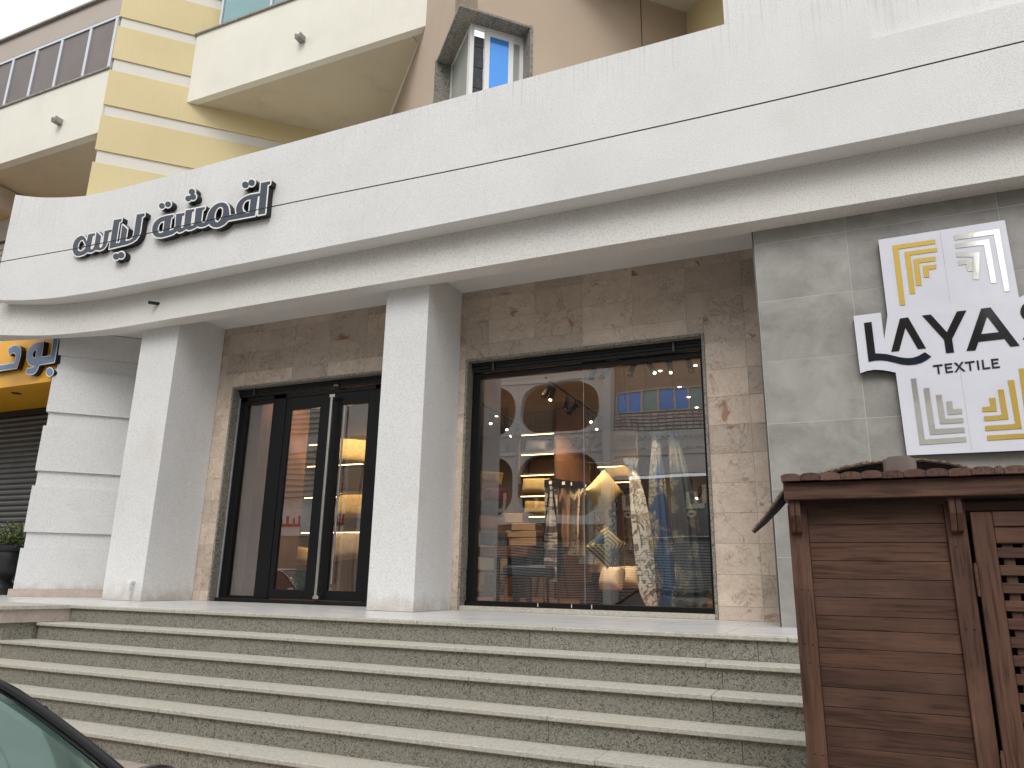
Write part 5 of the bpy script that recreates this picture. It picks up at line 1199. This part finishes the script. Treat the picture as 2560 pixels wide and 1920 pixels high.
# rack of sample hangers
rk = thing('sample_rack', 'black A-frame rack of hanging fabric samples in the left half of the window', 'clothes rack', (at(1380, 1500, 'y', 1.2).x, 1.2, .04))
ap_ = at(1377, 1196, 'y', 1.1); f1, f2 = at(1340, 1492, 'y', 1.05), at(1420, 1497, 'y', 1.15)
bend = Vector((.30, 1.25, 0)); fb_ = MB()
for s_ in (Vector((0, 0, 0)), bend): fb_.tube([ap_+s_, f1+s_], .013, 6).tube([ap_+s_, f2+s_], .013, 6)
fb_.tube([ap_, ap_+bend], .013, 6); fb_.build('rack_frame', M['dark_metal'], rk)
rnd = random.Random(12)
fcols = [fabric('sample_cloth', mul(c, 1.35), mul(c2, 1.2), md, sc_, c3) for c, c2, md, sc_, c3 in (((.5, .47, .42), (.12, .10, .09), 'leaf', 18, (.3, .26, .2)), ((.03, .03, .035), (.55, .52, .48), 'leaf', 9, (.1, .1, .1)), ((.45, .36, .26), (.3, .22, .15), 'batik', 14, (.2, .15, .1)), ((.55, .45, .33), (.42, .33, .23), 'plain', 6, None), ((.16, .09, .055), (.22, .13, .08), 'plain', 8, None), ((.30, .33, .36), (.2, .22, .25), 'plain', 8, None), ((.60, .52, .42), (.10, .09, .12), 'stripe', 3, None), ((.38, .30, .22), (.14, .10, .07), 'leaf', 14, (.5, .4, .3)))]
mstack = fabric('stacked_print_cloth', (.52, .49, .45), (.07, .07, .08), 'band', 26, (.32, .10, .08))
tpz = ap_.z
def hanging(x, y, w, z0, z1, mt, k):
    mb = MB().grid(lambda u, v: (x+(u-.5)*w*(1-.12*v*(k % 3)), y+.02*math.sin(u*9+k)+.01*math.sin(v*5+k), z1+(z0-z1)*v), 10, 10)
    return mb.build('fabric_sample', mt, rk, True, recalc=False)
for k in range(13):
    f = k/12; x = ap_.x+bend.x*f+.02; y = ap_.y+bend.y*f; w = rnd.uniform(.16, .26); L_ = rnd.choice((.75, .95, 1.05, .85))
    mt_ = mstack if k == 0 else fcols[(k*3+1) % 8]
    if k == 0: L_ = 1.18; w = .17; x -= .02
    else: x += .06+.035*k
    hanging(x, y, w, tpz-.10-L_, tpz-.10, mt_, k); box('hanger_clip', M['black'], rk, x-w*.5, x+w*.5, y-.012, y+.012, tpz-.11, tpz-.02)
    if k < 7: box('price_tag', M['white_upvc'], rk, x-.02, x+.02, y-.016, y-.0125, tpz-.075, tpz-.035)
# table with boxes, chair, gift boxes
M['table_wood'] = wood('table_top', (.13, .055, .03), (.2, .09, .05), 'x', .4); M['card'] = plain('kraft_box', (.30, .19, .11), .7); M['goldbox'] = fabric('gold_relief_box', (.52, .38, .14), (.36, .24, .08), 'leaf', 22)
tA, tB = at(1196, 1372, 'y', 1.0), at(1330, 1372, 'y', 1.0); tz = at(1250, 1368, 'y', 1.0).z
tb = thing('display_table', 'dark wooden table at the left end of the shop window', 'table', (tA.x, 1.2, .04)); box('table_top', M['table_wood'], tb, tA.x, tB.x, .85, 1.7, tz-.12, tz, .004)
for x in (tA.x+.25, tB.x-.06): box('leg', M['shelf'], tb, x, x+.06, .95, 1.01, .041, tz-.121); box('leg', M['shelf'], tb, x, x+.06, 1.55, 1.61, .041, tz-.121)
def bx3(name, label, cat, px0, px1, py0, py1, Y, D, mt, gp=None, rz=0):
    a, b = at(px0, py1, 'y', Y), at(px1, py0, 'y', Y); me = MB().box(-(b.x-a.x)/2, (b.x-a.x)/2, -D/2, D/2, 0, b.z-a.z, .004).mesh(name); me.materials.append(mt); o_ = bpy.data.objects.new(name, me); COL.objects.link(o_)
    o_.location = ((a.x+b.x)/2, Y+D/2, a.z); o_.rotation_euler = (0, 0, rz); return tag(o_, label, cat, gp)
for i, (a, b, c, d, l) in enumerate(((1272, 1340, 1345, 1364, 'lowest wide kraft box of the stack on the window table'), (1262, 1338, 1327, 1344, 'second kraft box from the bottom of the stack on the table'), (1276, 1334, 1308, 1326, 'third kraft box, with a black twig print, on the table stack'), (1257, 1300, 1283, 1307, 'small square kraft box on top of the table stack'))):
    bx3('kraft_box', l, 'box', a, b, c, d, 1.05, .35, M['card'], 'kraft boxes on the table', rz=.05*i)
bx3('card_reader_case', 'black leather case lying on the window table', 'case', 1200, 1262, 1330, 1362, .95, .25, M['c_dark'])
bx3('gold_box', 'large gold relief box standing under the table', 'box', 1243, 1282, 1376, 1432, 1.9, .3, M['goldbox'], 'gold boxes under the table'); bx3('gold_box', 'small gold relief box on the floor by the table leg', 'box', 1238, 1256, 1440, 1478, 1.9, .3, M['goldbox'], 'gold boxes under the table'); bx3('gold_box', 'narrow gold relief box at the far left corner of the window', 'box', 1192, 1212, 1432, 1478, 1.4, .3, M['goldbox'], 'gold boxes under the table')
cA = at(1315, 1420, 'y', .9); chx = cA.x
ch = thing('armchair', 'dark navy upholstered armchair with pale wooden legs behind the rack', 'armchair', (chx, 1.1, .04))
M['navy'] = fabric('navy_upholstery', (.015, .02, .032), (.022, .03, .045), 'plain')
box('seat', M['navy'], ch, chx-.30, chx+.30, .85, 1.4, .38, .52, .03); 
MB().grid(lambda u, v: (chx+.36*math.cos(math.pi*(1+u)) , 1.15+.30*math.sin(math.pi*u), .40+v*(.30+.12*math.sin(math.pi*u))), 24, 6).build('backrest', M['navy'], ch, True)
for x, y in ((-.24, .9), (.24, .9), (-.24, 1.34), (.24, 1.34)): MB().tube([(chx+x, y, .38), (chx+x*1.15, y-.02, .042)], .022, 8, .012).build('leg', M['panel'], ch, True)
rnd = random.Random(5)
for i, (px, py, Y, w, l) in enumerate(((1530, 1446, 1.6, .34, 'beige round floor cushion under the striped hanging cushion'), (1572, 1443, 1.9, .36, 'beige floor cushion just left of the silver brocade'), (1683, 1448, 1.7, .30, 'beige floor cushion between the blue and the navy fabric lengths'), (1545, 1400, 2.3, .5, 'long mustard bolster lying behind the striped cushion'), (1570, 1330, 2.4, .5, 'pale folded blanket roll on the low bench'))):
    p = at(px, py, 'y', Y); cushion('floor_cushion', l, p, w, .30 if i < 3 else .22, M['c_beige'] if i != 3 else M['c_yellow'], (R(-18), 0, R(15*i-20)), .13)
bn_ = at(1540, 1470, 'y', 2.0); bnc = thing('low_bench', 'low brown bench behind the window cushions', 'bench', (bn_.x, 2.1, .04)); box('top', M['table_wood'], bnc, bn_.x-.5, bn_.x+1.1, 1.9, 2.6, .32, .36); box('front', M['shelf'], bnc, bn_.x-.48, bn_.x+1.08, 1.93, 1.96, .042, .319)
for i, (px, py, Y, w, mk, l) in enumerate(((1340, 1215, 4.35, .55, 'c_yellow', 'mustard cushion on the third lit shelf from the top'), (1345, 1272, 4.35, .55, 'c_gold', 'golden crinkled cushion on the fourth lit shelf'), (1345, 1118, 4.4, .5, 'c_dark', 'dark floral cushion on the second lit shelf'), (1228, 1195, 3.4, .42, 'c_gold', 'golden crinkled cushion high at the far left of the window'), (1238, 1238, 3.2, .42, 'c_red', 'red cushion low at the far left of the window'), (1225, 1272, 3.1, .5, 'c_dark', 'black cushion under the red one'), (1545, 1185, 4.65, .5, 'c_gold', 'golden cushion on the shelf between the hanging cushion and brocade'), (1545, 1275, 4.65, .5, 'c_beige', 'beige cushion on the lower shelf right of the mustard cushion'),
        (885, 1128, 1.95, .85, 'c_gold', 'golden textured bolster on the top shelf seen through the door'), (890, 1265, 1.95, .80, 'c_gold', 'golden textured bolster on the middle shelf seen through the door'), (760, 1390, 1.6, .55, 'c_gold', 'orange gold quilted cushion on the floor behind the left door leaf'), (885, 1365, 1.9, .85, 'c_beige', 'beige cushion on the lowest shelf seen through the door'))):
    p = at(px, py, 'y', Y); cushion('shelf_cushion', l, p, w, w*.52, M[mk], (R(-10), R(rnd.uniform(-6, 6)), 0), .12)
cf = thing('service_counter', 'pale counter front with brown top seen behind the entrance door', 'counter', (-3, 4, .04)); box('front', plain('counter_front', (.42, .43, .38), .5), cf, -4.1, -1.7, 4.0, 4.6, .5, 1.2); box('top', M['table_wood'], cf, -4.15, -1.65, 3.95, 4.65, 1.201, 1.25); box('base', M['table_wood'], cf, -4.1, -1.7, 4.05, 4.6, .042, .499)
fp = at(888, 1185, 'y', 2.9)
# ceiling tracks with spotlights
def track(a, b, heads, label):
    o_ = thing('track_light', label, 'track light', tuple(a), 'ceiling track lights'); MB().tube([a, b], .018, 6).build('track', M['black'], o_)
    for (f, on) in heads:
        p = a*(1-f)+b*f; d = Vector((random.Random(int(f*99)).uniform(-.6, .6), -.55, -.9)).normalized(); c0 = p+Vector((0, 0, -.10))
        h_ = MB().tube([p, c0], .008, 6).tube([c0-d*.02, c0+d*.17], .038, 14); ho = h_.build('lamp_head', M['black'], o_, True)
        bb = MB().lathe([(0, 0), (.020, 0), (.020, .004), (0, .004)], seg=14); rot = d.to_track_quat('Z', 'Y').to_matrix(); bb.v = [tuple(rot @ Vector(v)+c0+d*.173) for v in bb.v]; bb.build('bulb', M['bulb'] if on else M['glass'], ho)
track(at(1365, 945, 'y', .9), at(1500, 1040, 'y', 2.9), ((.05, 0), (.12, 1), (.35, 0), (.5, 0), (.75, 1), (.95, 1)), 'black ceiling track with angled spotlights across the window centre')
track(at(1208, 1010, 'y', 1.5), at(1300, 1062, 'y', 3.4), ((.2, 1), (.55, 1), (.9, 1)), 'black ceiling track with spotlights at the upper left of the window')
track(at(1455, 905, 'y', .7), at(1770, 880, 'y', .8), ((.1, 0), (.22, 0), (.42, 0), (.55, 1), (.70, 1), (.85, 0)), 'row of black spotlights along the top right of the window')
track(at(1700, 1170, 'y', 3.5), at(1790, 1230, 'y', 2.5), ((.3, 1), (.6, 1), (.9, 0)), 'black ceiling track low at the right edge of the window')
dl = MB(); 
for px, py, Y, wh in ((1292, 985, 2.0, 'on the white arch line left of the centre track'), (1240, 1086, 4.5, 'left of the upper lit shelf'), (1222, 1138, 5, 'lowest on the left side of the window'), (1655, 1058, 2.5, 'above the gathered blue fabric'), (1705, 1110, 3.5, 'just right of the navy fabric top'), (1728, 1132, 4.2, 'upper of the two at the right window edge'), (1748, 1150, 5, 'lowest at the right window edge'), (1745, 1050, 2.4, 'right of the blue fabric, below the ribbon windows'), (1553, 962, 1.0, 'right of the pane joint near the top')):
    p = at(px, py, 'y', Y); d_o = thing('recessed_downlight', 'small lit ceiling downlight '+wh, 'downlight', (p.x, Y, 3.29), 'recessed ceiling downlights')
    MB().lathe([(0, -.010), (.022, -.009), (.028, 0), (0, 0)], (p.x, Y, 3.299), 14).build('lamp_disc', M['bulb'], d_o)
al = bpy.data.lights.new('shop_fill_light', 'AREA'); al.energy = 26; al.color = (1, .84, .66); al.shape = 'RECTANGLE'; al.size = 6.0; al.size_y = 4.0  # broad fill added under the ceiling to brighten the room; no such panel
ao = bpy.data.objects.new('shop_fill_light', al); COL.objects.link(ao); ao.location = (-.4, 3.2, 3.28)
bc_ = at(1605, 1330, 'y', .62); rc_ = at(1430, 1330, 'y', 1.3); cc_ = at(1508, 1228, 'y', .75); fb2 = at(1690, 1330, 'y', .85); sd_ = at(890, 1180, 'y', 1.95); ls_ = at(1345, 1200, 'y', 4.5)
spot(bc_.x-.25, .32, 3.2, bc_.x, bc_.y, 1.2, 75, 60); spot(fb2.x-.1, .30, 3.2, fb2.x, fb2.y, 1.1, 70, 60); spot(rc_.x-.5, .45, 3.15, rc_.x, rc_.y, 1.1, 150, 65); spot(cc_.x-.5, .35, 3.1, cc_.x, cc_.y, 1.2, 26, 50); spot(-3.0, .45, 3.2, -3.42, .75, 1.2, 14, 80)  # spots added to brighten the displays; no lamp heads stand at their positions
spot(ls_.x+.3, 3.3, 3.2, ls_.x, ls_.y, 1.5, 60, 80); spot(1.2, 3.6, 3.2, 1.1, 4.8, 1.4, 45, 80); spot(sd_.x+.25, .9, 3.2, sd_.x, sd_.y, 1.3, 34, 85); spot(sd_.x-.3, .8, 3.2, sd_.x-.1, sd_.y, .6, 24, 85); spot(-2.6, .8, 3.2, -3.3, 2.2, .7, 30, 95); spot(-2.9, 2.6, 3.2, -3.1, 4.0, 1.2, 45, 95); spot(2.9, 2.5, 3.2, 2.9, 3.4, .8, 20, 80)
